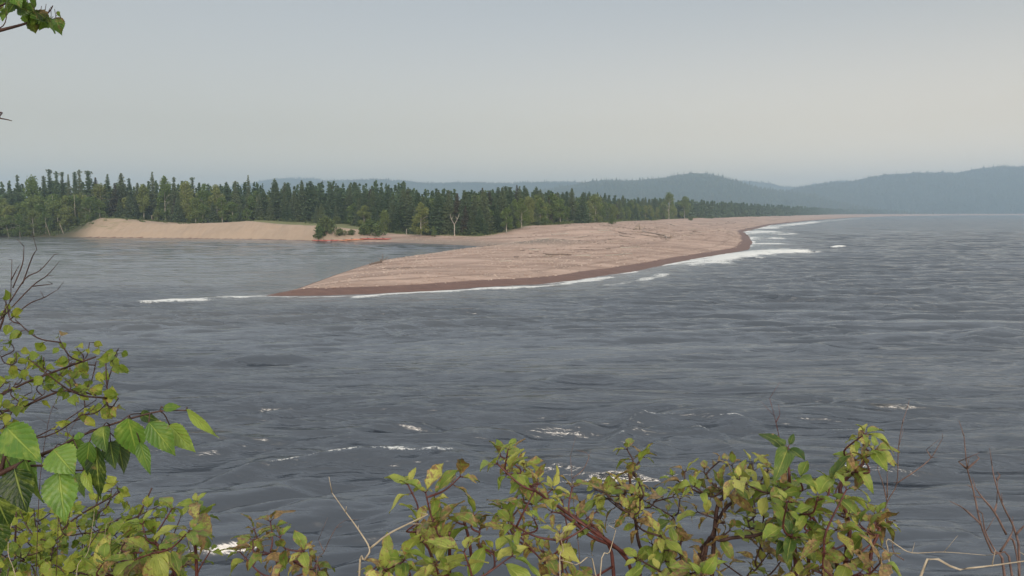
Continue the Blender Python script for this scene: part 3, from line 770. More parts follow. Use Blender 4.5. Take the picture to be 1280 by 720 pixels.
# undergrowth along the wood edge
C = []
for k in range(230):
    x = random.uniform(-235, -132); y = 266+random.random()*12+max(0, (x+150)*.8)
    z = max(float(height(np.array([x]), np.array([y]))[0]), .1); m = 60; v = r.normal(size=(m, 3)); v /= np.linalg.norm(v, axis=1)[:, None]; v *= r.random(m)[:, None]**.4
    hh = random.uniform(.6, 1.9); C.append(np.array([x, y, z+hh*.4])+v*np.array([1.2, 1.0, hh]))
for k in range(120):
    x = random.uniform(-152, -60); y = 268+random.random()*14
    if random.random() > (.9 if x < -122 else .12): continue
    z = float(height(np.array([x]), np.array([y]))[0]); m = 22; v = r.normal(size=(m, 3)); v /= np.linalg.norm(v, axis=1)[:, None]; v *= r.random(m)[:, None]**.4
    hh = random.uniform(.15, .4); C.append(np.array([x, y, z+hh*.4])+v*np.array([random.uniform(.3, 1.0), .5, hh]))
for p, nrm in along(front, 1, 20, 1.4):
    if p[1] > 900: continue
    k = random.choice([0, 1, 1, 2]) if p[0] < -55 else 1
    for q in range(k):
        x = p[0]+random.uniform(-1, 1); y = p[1]+random.uniform(-1.4, 1.2)
        z = float(height(np.array([x]), np.array([y]))[0]); m = 46
        v = r.normal(size=(m, 3)); v /= np.linalg.norm(v, axis=1)[:, None]; v *= r.random(m)[:, None]**.4
        hh = random.uniform(.4, 1.2); C.append(np.array([x, y, z+hh*.4])+v*np.array([1.1, 1.0, hh]))
Vv, Ff = cards(np.concatenate(C), .2, r); o = mk('undergrowth', Vv, Ff, M['shrub']); tag(o, 'low green undergrowth along the foot of the wood', 'undergrowth', kind='stuff')
# bushes on the shore and dune, each its own
for (px, py, z, h, wd, lb) in [(425, 297.5, 1.0, 1.9, 1.5, 'round dark bush right behind the kayaks, left of two'), (439, 298, 1.0, 1.5, 1.3, 'smaller round bush right of the dark one behind the kayaks'),
        (455, 297, 1.2, 2.6, 1.3, 'bush at the left foot of the waterside wood'), (463, 294, 1.6, 3.4, 1.3, 'taller bush against the waterside wood by the kayaks'),
        (472, 297, 1.0, 2.8, 1.3, 'wide dark bush at the foot of the wood right of the kayaks'), (421, 283.5, 4.6, 2.6, 1.0, 'small bright bush on the grassy terrace of the bank'),
        (438, 282.5, 4.6, 3.0, 1.0, 'pointed bright bush on the grassy terrace of the bank'),
        (765, 283.5, 3.2, 2.0, .9, 'small dark bush on the dune left of the upturned stump'), (863, 275.5, 3.6, 1.6, 1.6, 'flat isolated bush on the beach below the wood'),
        (889, 273.6, 3.6, 1.6, 1.5, 'tiny low bush further along the beach below the wood')]:
    p = G(px, py, z)
    if px < 476 and z < 2: p = R(px, 297, {425: 230, 439: 231, 455: 232, 463: 236, 472: 231}[px])
    if z == 4.6: p = R(px, 283, 287)
    place('shore_bush', random.randrange(3), p[0], p[1], h, lb, None, cat='bush', wid=wd)
p = R(404, 299, 235); place('spruce_tree', 7, p[0], p[1], 8.6, 'leaning dark conifer on its own on the bank slope above the kayaks', None, wid=.9).rotation_euler = (0, -.06, 0)
for (px, py, h, lb) in [(408, 298.5, 4.6, 'dense dark bush at the right foot of the lone bank conifer'), (399, 299.3, 3.4, 'dark bush at the left foot of the lone bank conifer')]:
    p = R(px, 299, 232.5 if px == 408 else 230); place('shore_bush', 1, p[0], p[1], h, lb, None, cat='bush', wid=.85)

# dead standing trees
def snag(px, dd, hpx, label, fork=True, lean=0, mat='deadwood', thick=.11):
    p = R(px, 280, dd); d = dd; h = hpx*d/F; z = float(height(np.array([p[0]]), np.array([p[1]]))[0])
    root = empty('dead_tree', (p[0], p[1], z-.1), 0, label, 'dead tree')
    m = MB(); k = .55 if fork else 1
    m.tube(smooth_path([(0, 0, 0), (lean*h*.3, 0, h*.3), (lean*h*.5, 0, h*k)]), [thick*1.3, thick]); 
    if not fork: m = MB(); m.tube(smooth_path([(0, 0, 0), (lean*h*.5, 0, h*.5), (lean*h, 0, h)]), [thick*1.3, thick*.6])
    m.build('trunk', M[mat], root)
    if fork:
        for sx in (-1, 1):
            b = MB(); b.tube(smooth_path([(lean*h*.5, 0, h*k-.1), (sx*h*.12, 0, h*.75), (sx*h*.20+.1, 0, h*1.0)]), [thick*.8, .05])
            b.tube(smooth_path([(sx*h*.12, 0, h*.75), (sx*h*.05, .1, h*.9)]), [thick*.4, .03]); b.build('branch', M[mat], root)
snag(568, 219, 29, 'bleached forked dead tree at the wood edge')
snag(94.5, 276, 40, 'tall pale bare trunk among the birches left of the sand bank', False, 0, 'deadwood', .09)
snag(62, 267, 18, 'pale leaning trunk low at the far left river edge', False, -.3, 'drift', .09)
snag(79, 267, 14, 'short pale trunk leaning left beside the bank start', False, -.35, 'drift', .09)
snag(508, 232, 9, 'short broken grey snag at the foot of the waterside wood', False, 0, 'deadwood', .1)
p = G(836, 272, 4)
snag(836, 494, 18, 'pale bare trunk showing at the beach wood edge', True, 0, 'birchbark', .28)

# driftwood
def log(name, a, b, rad, label, mat='drift', group=None, roots=0, stub=3):
    """a, b: (px, py, z) ends lying on the sand"""
    A = G(*a); B = G(*b)
    for P in (A, B): P[2] = float(height(np.array([P[0]]), np.array([P[1]]))[0])+rad*.7
    root = empty(name, tuple(A), 0, label, 'driftwood', group)
    d = B-A; L = np.linalg.norm(d); n = np.cross(d/L, (0, 0, 1)); m = MB()
    m.tube(smooth_path([np.zeros(3), d*.35+n*L*.03, d*.7-n*L*.02, d]), [rad, rad*.9, rad*.55], 7); m.build('log', M[mat], root)
    if stub:
        for k in range(stub):
            s = MB()
            t = random.uniform(.2, .9); q = d*t; e = q+n*random.uniform(-1, 1)*L*.1+np.array([0, 0, random.uniform(.1, .35)*min(L*.3, 2)])
            s.tube([q, (q+e)/2+n*.03, e], [rad*.4, rad*.15], 4)
            s.build('branch_stub', M[mat], root)
    if roots:
        s = MB()
        for k in range(roots):
            a_ = k*2*PI/roots+random.random()*.4; rr = roots*.12+random.uniform(.2, .7)
            e = n*math.cos(a_)*rr*1.3+np.array([0, 0, math.sin(a_)*rr*1.2+.2])-d/L*random.uniform(.1, .6)
            s.tube(smooth_path([d/L*.3, e*.5-d/L*.1, e]), [rad*.6, rad*.12], 5)
        s.build('roots', M[mat], root)
log('driftwood_log', (806, 283, 3.6), (833, 295.5, 2.5), .20, 'long bleached trunk running down the dune from the upturned stump', 'drift', roots=4, stub=2)
log('driftwood_log', (839, 291, 3.0), (801, 290, 3.0), .15, 'thin trunk with upturned roots lying right of the long bleached trunk', 'drift', roots=7, stub=4)
log('driftwood_log', (477, 324.6, .9), (462, 331.5, .2), .17, 'dark forked log at the river edge of the spit tip', 'driftd', roots=5, stub=4)
log('driftwood_log', (627, 299.5, 1.8), (605, 308.5, .4), .16, 'dark log lying down the slope at the head of the inlet', 'driftd')
log('driftwood_log', (622, 302, 1.6), (652, 296.5, 2.1), .09, 'thin pale pole on the sand behind the inlet head', 'deadwood', stub=1)
log('driftwood_log', (541, 302.5, .8), (556, 298, 1.5), .07, 'thin dark pole on the sand below the dead tree', 'driftd', stub=1)
log('driftwood_log', (480, 333.8, 1.0), (520, 334.5, 1.0), .05, 'long thin stick lying along the gravel of the spit tip', 'driftd', stub=0)
log('driftwood_log', (757, 318.5, 1.2), (790, 315, 1.3), .10, 'pale log on the gravel near the middle of the spit', 'deadwood', stub=1)
log('driftwood_log', (625, 326, 1.2), (640, 325.5, 1.2), .09, 'pale bit of wood alone on the spit gravel', 'deadwood', stub=0)
# upturned stump
p = G(795, 284.5, 3.6); z0 = float(height(np.array([p[0]]), np.array([p[1]]))[0])
root = empty('driftwood_stump', (p[0], p[1], z0), .3, 'large upturned root plate standing on the dune crest', 'driftwood')
m = MB(); m.tube(smooth_path([(1.9, 0, .1), (1.5, 0, 1.2), (1.2, 0, 2.1)]), [.5, .35, .22], 8); m.build('stump', M['drift'], root)
s = MB()
for k in range(22):
    t = k/21; s.tube(smooth_path([(1.3-.1*t, random.uniform(-.3, .3), 2.3-.5*t), (.2-.5*t, random.uniform(-.5, .5), 1.3-.7*t), (-1.4+2.3*((k*7) % 22)/21, random.uniform(-.8, .8), .1+.2*random.random())]), [.30, .16], 5)
s.tube(smooth_path([(1.3, 0, 2.), (1.45, .2, 2.5), (1.6, .3, 2.9)]), [.2, .05], 5)
s.build('roots', M['drift'], root); root.scale = (.78, .78, .78)
# scattered drift sticks
rnd = random.Random(3)
for k in range(64):
    px = rnd.uniform(650, 985); f = (px-650)/335
    y0 = 292-22*f; y1 = 312-34*f; py = y0+(y1-y0)*rnd.random()**1.5
    if px < 760 and py < 287: py += 6
    A = G(px, py, 3.3); d = A[1]; L = rnd.uniform(1.2, 4.5); px2 = px+L/d*F*rnd.choice([-1, 1]); py2 = py+rnd.uniform(-1.0, 1.0)*L*.25
    near = 'near the upturned stump' if px < 860 else 'far along the beach'
    log('driftwood_log', (px, py, 3.3), (px2, min(max(py2, 269.5), 330), 3.3), rnd.uniform(.06, .17), 'weathered drift log scattered on the upper beach '+near, rnd.choice(['drift', 'driftd', 'drift', 'deadwood']), 'drift logs scattered on the upper beach '+near, stub=rnd.choice([0, 1, 2]))
rn = np.random.default_rng(8)
# debris litter too small to count: sticks and cobbles
V = MB()
for k in range(420):
    px = rn.uniform(640, 1000); f = (px-640)/360; py = 283-13*f+rn.random()**1.3*(26-20*f)
    A = G(px, py, 3.5-1.2*rn.random()*(1-f)); A[2] = 0; a = rn.normal()*.5; L = rn.uniform(.2, .9)
    z = 0; B = A+np.array([math.cos(a)*L, math.sin(a)*L*2, 0]); V.V.append(np.array([A, B]))
P = np.concatenate(V.V); P[:, 2] = height(P[:, 0], P[:, 1])+.06
m = MB()
for k in range(0, len(P), 2): m.tube([P[k], P[k+1]], rn.uniform(.02, .06), 4)
o = m.build('beach_litter', M['driftd'], smooth=False); tag(o, 'litter of small sticks and bark over the upper beach', 'litter', kind='stuff')
V = []
Fcs = []; n0 = 0
ico = np.array([(1, 0, 0), (-1, 0, 0), (0, 1, 0), (0, -1, 0), (0, 0, 1), (0, 0, -1)], float); icf = [(0, 2, 4), (2, 1, 4), (1, 3, 4), (3, 0, 4), (2, 0, 5), (1, 2, 5), (3, 1, 5), (0, 3, 5)]
cand = np.stack([rn.uniform(-30, 95, 60000), rn.uniform(78, 330, 60000)], 1)
cs = shore(cand[:, 0], cand[:, 1]); ok = (cs > 2.5) & (rn.random(60000) < .75*np.clip(160/cand[:, 1], .2, 1)) & (fbm(cand[:, 0]*.15, cand[:, 1]*.08, 90, 3) > .38*rn.random(60000)+.2); cand = cand[ok]; cz = height(cand[:, 0], cand[:, 1])
cm = []
for (x, y), z in zip(cand, cz):
    q = rn.uniform(.05, .15); cm.append(ico*q*np.array([rn.uniform(.8, 1.6), rn.uniform(.8, 1.4), .6])+np.array([x, y, z+.02]))
cm = np.concatenate(cm); nn = len(cm)//6
o = mk('cobbles', cm, (np.array(icf)[None]+6*np.arange(nn)[:, None, None]).reshape(-1, 3), simple_mat('cobble', (.30, .20, .155), (.62, .50, .42), .35, .9, world=True)); tag(o, 'scattered pink and grey cobbles over the gravel spit', 'cobbles', kind='stuff')

# small wooden frame on the bank
p = G(193.5, 274.5, 5.6); z0 = float(height(np.array([p[0]]), np.array([p[1]]))[0])
root = empty('wooden_frame', (p[0], p[1]-1.0, z0), .1, 'small grey timber frame of two posts and a crossbar on top of the sand bank', 'wooden frame')
for sx in (-.55, .55):
    m = MB(); m.tube([(sx, 0, -.3), (sx, 0, 1.9)], .08, 6); m.build('post', M['deadwood'], root)
m = MB(); m.tube([(-.85, 0, 1.8), (.85, 0, 1.82)], .08, 6); m.build('crossbar', M['deadwood'], root)

# kayaks
def kayak(px, py, rz, L, mat, label, tip=0):
    p = R(px, 300, 224.0+(301.6-py)*.8); kz = float(height(np.array([p[0]]), np.array([p[1]]))[0]); root = empty('kayak', (p[0], p[1], max(kz, .05)+.1), rz, label, 'kayak', 'kayaks beached at the foot of the bank')
    m = MB(); secs = np.linspace(-1, 1, 15); ring = []
    for t in secs:
        w = .33*(1-abs(t)**2.3)+.015; z = .12*abs(t)**3
        a = np.linspace(0, 2*PI, 11)[:-1]
        ring.append(np.stack([np.full(10, t*L/2), w*np.cos(a), z+np.where(np.sin(a) > 0, .15*(1-abs(t)**3*.6), .19*(1-abs(t)**3*.8))*np.sin(a)+.12], 1))
    Fc = [(i*10+j, i*10+(j+1) % 10, (i+1)*10+(j+1) % 10, (i+1)*10+j) for i in range(14) for j in range(10)]+[tuple(range(10))[::-1], tuple(range(140, 150))]
    m.add(np.concatenate(ring), Fc); m.build('hull', M[mat], root)
    c = MB(); a = np.linspace(0, 2*PI, 17); c.tube([(.42*math.cos(q)-.1, .24*math.sin(q), .30) for q in a], .03, 5); c.build('cockpit_rim', M['black'], root)
    c = MB(); a = a[:-1]; V_ = [(.40*math.cos(q)-.1, .22*math.sin(q), .295) for q in a]; c.add(V_, [tuple(range(16))]); c.build('cockpit', M['black'], root)
    c = MB(); c.tube([(-.35, -.16, .36), (-.42, 0, .55), (-.35, .16, .36)], .035, 6); c.build('seat', M['black'], root)
kk = [(400, 301.6, .10, 4.6, 'red', 'red kayak at the left end of the beached row'), (406, 302.4, -.05, 4.4, 'red', 'red kayak lying nearest the water at left'),
      (416, 301.2, .2, 4.2, 'red', 'red kayak right of the white container'), (431, 300.6, .05, 4.8, 'orange', 'orange kayak just right of the gap in the row'),
      (441, 301.2, -.08, 4.6, 'orange', 'orange kayak below the smaller round bush'), (452, 301.0, .1, 4.6, 'orange', 'orange kayak in the middle of the row'),
      (461, 301.6, -.04, 4.4, 'red', 'red kayak right of the orange ones'), (470, 301.6, .12, 4.6, 'red', 'red kayak second from the right end of the row'), (480, 302.3, -.1, 4.4, 'red', 'red kayak at the right end of the beached row')]
for a in kk: kayak(*a)
p = R(411, 300, 225.5); root = empty('container', (p[0], p[1], float(height(np.array([p[0]]), np.array([p[1]]))[0])), 0, 'small white box among the red kayaks', 'box')
m = MB(); m.add([(x, y, z) for z in (0, .42) for (x, y) in ((-.4, -.25), (.4, -.25), (.4, .25), (-.4, .25))], [(3, 2, 1, 0), (4, 5, 6, 7), (0, 1, 5, 4), (1, 2, 6, 5), (2, 3, 7, 6), (3, 0, 4, 7)]); m.build('box_body', M['white'], root, False)
m = MB(); m.add([(x, y, z) for z in (.424, .5) for (x, y) in ((-.43, -.28), (.43, -.28), (.43, .28), (-.43, .28))], [(3, 2, 1, 0), (4, 5, 6, 7), (0, 1, 5, 4), (1, 2, 6, 5), (2, 3, 7, 6), (3, 0, 4, 7)]); m.build('lid', M['white'], root, False)

# ------------------------------------------------------------------ foreground plants
fr = np.random.default_rng(42)
def unit(v): return v/(np.linalg.norm(v)+1e-9)
def leaf(mb, base, direc, normal, L, W, kind='dogwood', tone=.5, dmg=.3, curl=.3, fold=.3, wav=.11):
    """a leaf blade: direc = base-to-tip, normal = upper face"""
    d = unit(direc); nrm = unit(normal-np.dot(normal, d)*d); s = np.cross(d, nrm)
    nv = (25 if L > .035 else 11) if kind == 'birch' else 11; us = np.array([-1, -.55, 0, .55, 1.])
    v = np.linspace(0, 1, nv)
    if kind == 'birch':
        w = np.interp(v, [0, .04, .11, .21, .33, .48, .64, .79, .91, 1], [.05, .34, .68, .91, 1.0, .93, .70, .40, .15, .0])
        w = w*(1+(.045 if L > .035 else .09)*((np.arange(nv) % 2)*2-1)*(v > .1)*(v < .97))
    else: w = np.interp(v, [0, .08, .25, .48, .7, .86, .95, 1], [.05, .42, .88, 1.0, .80, .42, .14, .0])
    U_, V_ = np.meshgrid(us, v)
    x = U_*w[:, None]*W*.5
    if dmg > .6: x = x*(1+.35*(fr.random(x.shape)-.6)*(np.abs(U_) > .9))
    bend = -curl*L*V_**2*.8
    z = fold*np.abs(x)*1.0+bend+wav*L*np.sin(V_*9+U_*2.5+fr.random()*6)*(.25+np.abs(U_))*.35
    y = V_*L*(1-.25*abs(curl))
    tw = fr.normal()*.35*V_
    x2 = x*np.cos(tw)-z*np.sin(tw)*.6; z2 = z+x*np.sin(tw)
    P = base+d*y[..., None]+s*x2[..., None]+nrm*z2[..., None]
    n = 5; Fc = [(i*n+j, i*n+j+1, (i+1)*n+j+1, (i+1)*n+j) for i in range(nv-1) for j in range(4)]
    mb.add(P.reshape(-1, 3), Fc, lu=U_.ravel(), lv=V_.ravel(), tone=tone, dmg=dmg)

def shrub(name, label, cat, roots, mains, tips, depth, leafmat, stemmat, kind='dogwood', leafL=.065, leafW=.52, node=.042, r_tip=.0016, dmg=(.2, .9), tone=(.2, .9), droop=.0, jitter=.12, dens=1.0, group=None, fan=1.0, big=()):
    """stems grow from the roots, follow the main limbs and reach every tip; leaves sit in pairs at nodes near the tips"""
    base = np.array(roots[0]); root = empty(name, tuple(base), 0, label, cat, group)
    st = MB(); lf = MB(); sk = []
    def addpath(P, ra, rb):
        Q = smooth_path(P, 5); st.tube(Q, [ra, rb], 6)
        for q in Q: sk.append(q)
    for rt, ml in mains:
        P = [np.array(roots[rt])]+[D(px, py, dz) for (px, py, dz) in ml]
        P.insert(1, P[0]*.45+P[1]*.55+np.array([0, 0, -.05]))
        addpath(P, .0062, .0030)
    order = sorted(tips, key=lambda t: -t[1])
    for tp in order:
        px, py = tp[0], tp[1]; dz = (tp[2] if len(tp) > 2 else depth)*(1+fr.normal()*jitter*.5)
        T = D(px, py, dz)
        A = np.array(sk); dv = A-T; dist = np.linalg.norm(dv, axis=1)
        low = (A[:, 2] < T[2]-.25*dist) & (dist > .035)
        c = np.where(low, dist, dist+5); j = int(np.argmin(c)); B = A[j]
        mid = (B+T)/2+np.array([fr.normal()*.015, fr.normal()*.015, -.12*np.linalg.norm(T-B)+.0])
        P = smooth_path([B, mid, T], 5); L = np.linalg.norm(T-B)
        st.tube(P, [.0022+min(L, .4)*.004, r_tip], 5)
        for q in P[2:-1]: sk.append(q)
        # leaves
        cum = np.concatenate([[0], np.cumsum(np.linalg.norm(np.diff(P, axis=0), axis=1))]); tot = cum[-1]
        s_ = tot; k = 0; phase = fr.random()*6.28
        tn = fr.uniform(*tone); dm = fr.uniform(*dmg)
        span = min(tot*.9, .20)
        while s_ > tot-span-1e-6:
            p = np.array([np.interp(s_, cum, P[:, i]) for i in range(3)])
            p2 = np.array([np.interp(max(s_-.01, 0), cum, P[:, i]) for i in range(3)])
            ax = unit(p-p2) if s_ > .01 else unit(T-B)
            if kind == 'dogwood':
                cnt_ = 4 if k == 0 else 2
                for j_ in range(cnt_):
                    if k > 0 and fr.random() > .86*dens: continue
                    a = phase+k*PI/2+j_*2*PI/cnt_+fr.normal()*.25
                    e1 = unit(np.cross(ax, (0.3, .1, 1.) if abs(ax[2]) < .9 else (1., 0, 0))); e2 = np.cross(ax, e1)
                    out = e1*math.cos(a)+e2*math.sin(a)
                    up = .75 if k == 0 else .35
                    dr = unit(out*fan+ax*up+np.array([0, 0, .10-.25*fr.random()]))
                    sz = leafL*fr.uniform(.42, 1.15)*(.62 if (k == 0 and j_ > 1) else 1)*(tp[3] if len(tp) > 3 else 1)
                    d_ = np.clip(dm+fr.normal()*.22, 0, 1); cu = fr.uniform(.05, .85)+(.35*fr.random() if d_ > .6 else 0)
                    b = p+dr*.008; st.tube([p, b], .0009, 4)
                    leaf(lf, b, dr, unit(np.array([0, -.25, 1.])+ax*.4+fr.normal(size=3)*.3), sz, sz*leafW*fr.uniform(.8, 1.1)*(.75 if d_ > .7 else 1), 'dogwood',
                         np.clip(tn+fr.normal()*.15, 0, 1), d_, cu, fr.uniform(.15, .7))
            else:
                a = phase+k*2.4
                e1 = unit(np.cross(ax, (0.3, .1, 1.) if abs(ax[2]) < .9 else (1., 0, 0))); e2 = np.cross(ax, e1)
                out = e1*math.cos(a)+e2*math.sin(a)
                for rep in range(1 if fr.random() > .35*dens else 2):
                    dr = unit(out*.7+ax*.3+np.array([0, 0, -droop])+fr.normal(size=3)*.3); sz = leafL*fr.uniform(.6, 1.15)
                    b = p+unit(out+ax)*.010+dr*.008; st.tube([p, b], .0007, 4)
                    fn = unit(fr.normal(size=3)*.55+np.array([.1, -.8, .55]))
                    leaf(lf, b, dr, fn, sz, sz*leafW*fr.uniform(.85, 1.1), 'birch', np.clip(tn+fr.normal()*.2, 0, 1), np.clip(dm+fr.normal()*.15, 0, 1), fr.uniform(0, .35), fr.uniform(.1, .5))
            s_ -= node*fr.uniform(.8, 1.3)*(.55 if k == 0 and kind == 'dogwood' else 1); k += 1
            if tot < .02: break
    for b in big: leaf(lf, *b)
    st.build('stems', M[stemmat], root, loc=base); lf.build('foliage', M[leafmat], root, loc=base)
    return root

def gp(px, depth, z=6.3):
    p = D(px, 700, depth); return (p[0], p[1]-.1, z)
def jit(tips, n, sx=14, sy=12, ylim=None):
    out = list(tips)
    for k in range(n):
        t = tips[fr.integers(len(tips))]; y = t[1]+abs(fr.normal())*sy+4
        out.append((t[0]+fr.normal()*sx, y)+tuple(t[2:3]))
    return out
# dogwood clumps
tA = [(245, 630), (215, 636), (178, 655), (160, 672), (195, 690), (130, 702), (236, 664), (262, 690), (222, 705), (145, 690)]
shrub('dogwood_shrub', 'small dogwood shrub at bottom left, just below the large birch leaves', 'shrub', [gp(250, 1.95)], [(0, [(246, 720, 1.95), (242, 670, 1.93)]), (0, [(218, 718, 1.95), (195, 680, 1.9)])],
      jit(tA, 6), 1.9, 'dogwood', 'redstem', leafL=.068, dmg=(.0, .7), tone=(.3, .9))
tA2 = [(338, 652), (318, 662), (350, 672), (378, 688), (395, 702), (300, 690), (330, 690), (362, 700)]
shrub('dogwood_shrub', 'small dried curled dogwood shrub standing in the gap between the left and middle shrubs', 'shrub', [gp(350, 1.9)], [(0, [(348, 722, 1.9), (338, 690, 1.9)])],
      jit(tA2, 3), 1.85, 'dogwood', 'redstem', leafL=.060, dmg=(.4, 1.0), tone=(.3, .8))
tB = [(510, 606), (532, 616), (575, 596, 1.7), (592, 645), (545, 660), (562, 648, 1.6, 1.25), (520, 655), (600, 662), (617, 690), (482, 700), (505, 700), (550, 702, 1.6, 1.2), (640, 695), (580, 690, 1.6, 1.2), (470, 715), (532, 720)]
shrub('dogwood_shrub', 'broad-leaved dogwood shrub at the bottom just left of the picture middle', 'shrub', [gp(562, 1.7)], [(0, [(562, 722, 1.65), (562, 665, 1.62)]), (0, [(545, 725, 1.7), (520, 665, 1.7)]), (0, [(590, 725, 1.72), (578, 640, 1.72)])],
      jit(tB, 5), 1.68, 'dogwood', 'redstem', leafL=.070, dmg=(.05, .7), tone=(.3, .95))
tB2 = [(635, 562), (645, 578), (622, 580), (662, 594), (655, 585), (690, 612), (703, 626), (672, 606), (655, 625), (628, 636), (700, 668), (680, 690), (720, 645), (738, 655), (668, 650), (640, 655), (650, 600), (690, 640), (715, 610), (745, 640), (700, 700)]
shrub('dogwood_shrub', 'dogwood with a long dark red stem slanting up to a leafy tip', 'shrub', [gp(800, 1.85)],
      [(0, [(800, 722, 1.85), (775, 688, 1.82), (722, 650, 1.8), (672, 615, 1.78), (645, 597, 1.77)]), (0, [(792, 722, 1.85), (735, 668, 1.8), (700, 640, 1.78)]), (0, [(768, 730, 1.85), (760, 680, 1.85), (735, 650, 1.85)])],
      jit(tB2, 6, 12, 9), 1.78, 'dogwood', 'redstem', leafL=.055, dmg=(.1, .85), tone=(.4, 1.0))
tC = [(784, 562, 1.9), (793, 592, 1.9), (775, 606), (758, 618), (745, 612), (800, 622), (788, 640), (820, 625), (842, 598), (872, 640), (856, 590), (900, 576), (915, 582), (940, 580), (960, 588), (925, 600), (940, 612),
      (900, 612), (880, 590), (955, 640), (990, 640), (930, 662), (880, 684), (850, 680), (902, 702), (960, 692), (832, 702), (990, 682), (868, 608), (975, 610), (840, 650), (905, 640), (960, 665), (815, 680), (940, 712), (870, 715), (800, 700)]
shrub('dogwood_shrub', 'biggest, densest dogwood shrub, with a thick dark forked stem', 'shrub', [gp(868, 1.8)],
      [(0, [(870, 722, 1.8), (890, 670, 1.8), (910, 632, 1.8), (955, 606, 1.8)]), (0, [(880, 700, 1.78), (905, 675, 1.76), (950, 668, 1.75), (960, 650, 1.74)]), (0, [(840, 720, 1.9), (803, 690, 1.9), (793, 640, 1.9), (786, 590, 1.9)]), (0, [(893, 664, 1.8), (905, 620, 1.8), (912, 600, 1.8)])],
      jit(tC, 22, 16, 13), 1.8, 'dogwood', 'darkstem', leafL=.053, dmg=(.05, .85), tone=(.3, 1.0))
tE = [(985, 560, 1.7, 1.5), (1000, 600), (1022, 622), (1036, 602), (1012, 662), (1005, 640), (985, 620), (970, 600), (1020, 640), (985, 655)]
shrub('dogwood_shrub', 'dogwood shoot with the largest plain green leaves spread flat at its top', 'shrub', [gp(1000, 1.75)], [(0, [(995, 725, 1.75), (990, 650, 1.72), (986, 585, 1.7)]), (0, [(1010, 725, 1.8), (1015, 660, 1.8)])],
      jit(tE, 4, 12, 12), 1.75, 'dogwood', 'redstem', leafL=.062, dmg=(.0, .6), tone=(.05, .7))
tD = [(1080, 543), (1092, 562), (1068, 576), (1082, 560), (1056, 592), (1062, 642), (1086, 632), (1110, 652), (1075, 656), (1045, 662), (1030, 692), (1060, 702, 1.5, 1.4), (1100, 704, 1.5, 1.5), (1000, 706), (1040, 716), (1088, 680), (1095, 645), (1020, 680), (1058, 612), (1075, 716, 1.5, 1.4)]
shrub('dogwood_shrub', 'rightmost leafy dogwood, with a brown withered shoot standing above it', 'shrub', [gp(1050, 1.75)],
      [(0, [(1048, 722, 1.75), (1030, 672, 1.75), (1012, 640, 1.75)]), (0, [(1056, 722, 1.75), (1062, 660, 1.75), (1050, 610, 1.75), (1078, 580, 1.75), (1080, 550, 1.75)]), (0, [(1085, 722, 1.7), (1100, 660, 1.7)])],
      jit(tD, 8, 13, 11), 1.72, 'dogwood', 'redstem', leafL=.055, dmg=(.15, .9), tone=(.3, 1.0))

# young birch, bottom left: small yellow-green leaves
ty = []
for k in range(165):
    x = fr.uniform(-25, 235); top = np.interp(x, [-25, 30, 60, 110, 150, 180, 205, 235], [590, 615, 628, 612, 596, 590, 612, 645]); y = top+(fr.random()**.8)*(735-top)
    if x > 150 and y > 660 and fr.random() < .6: continue
    ty.append((x, y, fr.uniform(2.6, 3.6)))
shrub('young_birch', 'low young birch thicket with small yellow-green leaves filling the bottom left corner', 'young tree', [gp(60, 2.9, 6.0)], [(0, [(60, 722, 3.0), (80, 660, 3.0), (150, 615, 3.0)]), (0, [(20, 722, 3.0), (20, 640, 3.0)]), (0, [(120, 722, 3.1), (160, 670, 3.1), (190, 610, 3.1)])],
      ty, 3.1, 'yellowleaf', 'darkstem', kind='birch', leafL=.043, leafW=.80, node=.026, dmg=(0, .3), tone=(.3, 1.0), droop=.35, dens=1.4)
# mid-left birch twigs
tm_ = [(148, 436), (132, 440), (120, 452), (104, 445), (90, 452), (112, 428), (74, 424), (96, 436), (60, 462), (45, 470), (30, 462), (20, 478), (60, 480), (12, 455), (40, 490), (5, 480), (25, 500), (148, 498), (136, 496), (120, 500), (105, 486), (92, 480), (10, 392), (-5, 398), (5, 372), (0, 440), (15, 515), (-10, 505), (0, 530), (55, 447), (75, 468), (84, 440), (10, 425), (-15, 460), (35, 448), (55, 493), (-20, 480), (20, 440)]
shrub('birch_sapling', 'birch sapling reaching in from the left edge with small leaves against the mid water', 'young tree', [gp(-160, 2.7, 5.9)],
      [(0, [(-120, 620, 2.7), (-40, 520, 2.7), (20, 484, 2.7), (75, 462, 2.7), (120, 446, 2.7)]), (0, [(-110, 600, 2.8), (-30, 470, 2.8), (0, 410, 2.8), (8, 380, 2.8)]), (0, [(-60, 540, 2.75), (20, 512, 2.75), (80, 488, 2.75), (120, 494, 2.75)])],
      jit(tm_, 16, 9, 7), 2.7, 'yellowleaf', 'darkstem', kind='birch', leafL=.040, leafW=.80, node=.034, dmg=(0, .3), tone=(.3, .95), droop=.5)
# large birch tree standing out of frame at left; its branches hang into view
tr = np.array([-1.75, .95, 6.25]); root = empty('birch_tree', tuple(tr), 0, 'birch at the left edge whose large close leaves hang over the water', 'tree')
m = MB(); m.tube(smooth_path([tr, tr+np.array([.05, 0, 1.6]), tr+np.array([.2, .05, 3.2]), tr+np.array([.25, .1, 5.2])]), [.055, .045, .03, .015], 10); m.build('trunk', M['birchbark'], root, loc=tr)
b = MB(); d1 = 1.05
br1 = [tr+np.array([.03, 0, .9])]+[D(*q) for q in [(-220, 700, 1.05), (-60, 625, 1.05), (0, 592, 1.05), (50, 569, 1.05), (72, 560, 1.05), (100, 545, 1.05), (150, 527, 1.05), (200, 514, 1.05), (234, 513, 1.05)]]
b.tube(smooth_path(br1), [.009, .004, .0022, .0014, .0008], 7)
b.tube(smooth_path([D(0, 592, 1.05), D(8, 560, 1.05), D(6, 540, 1.05)]), [.003, .0012], 6)
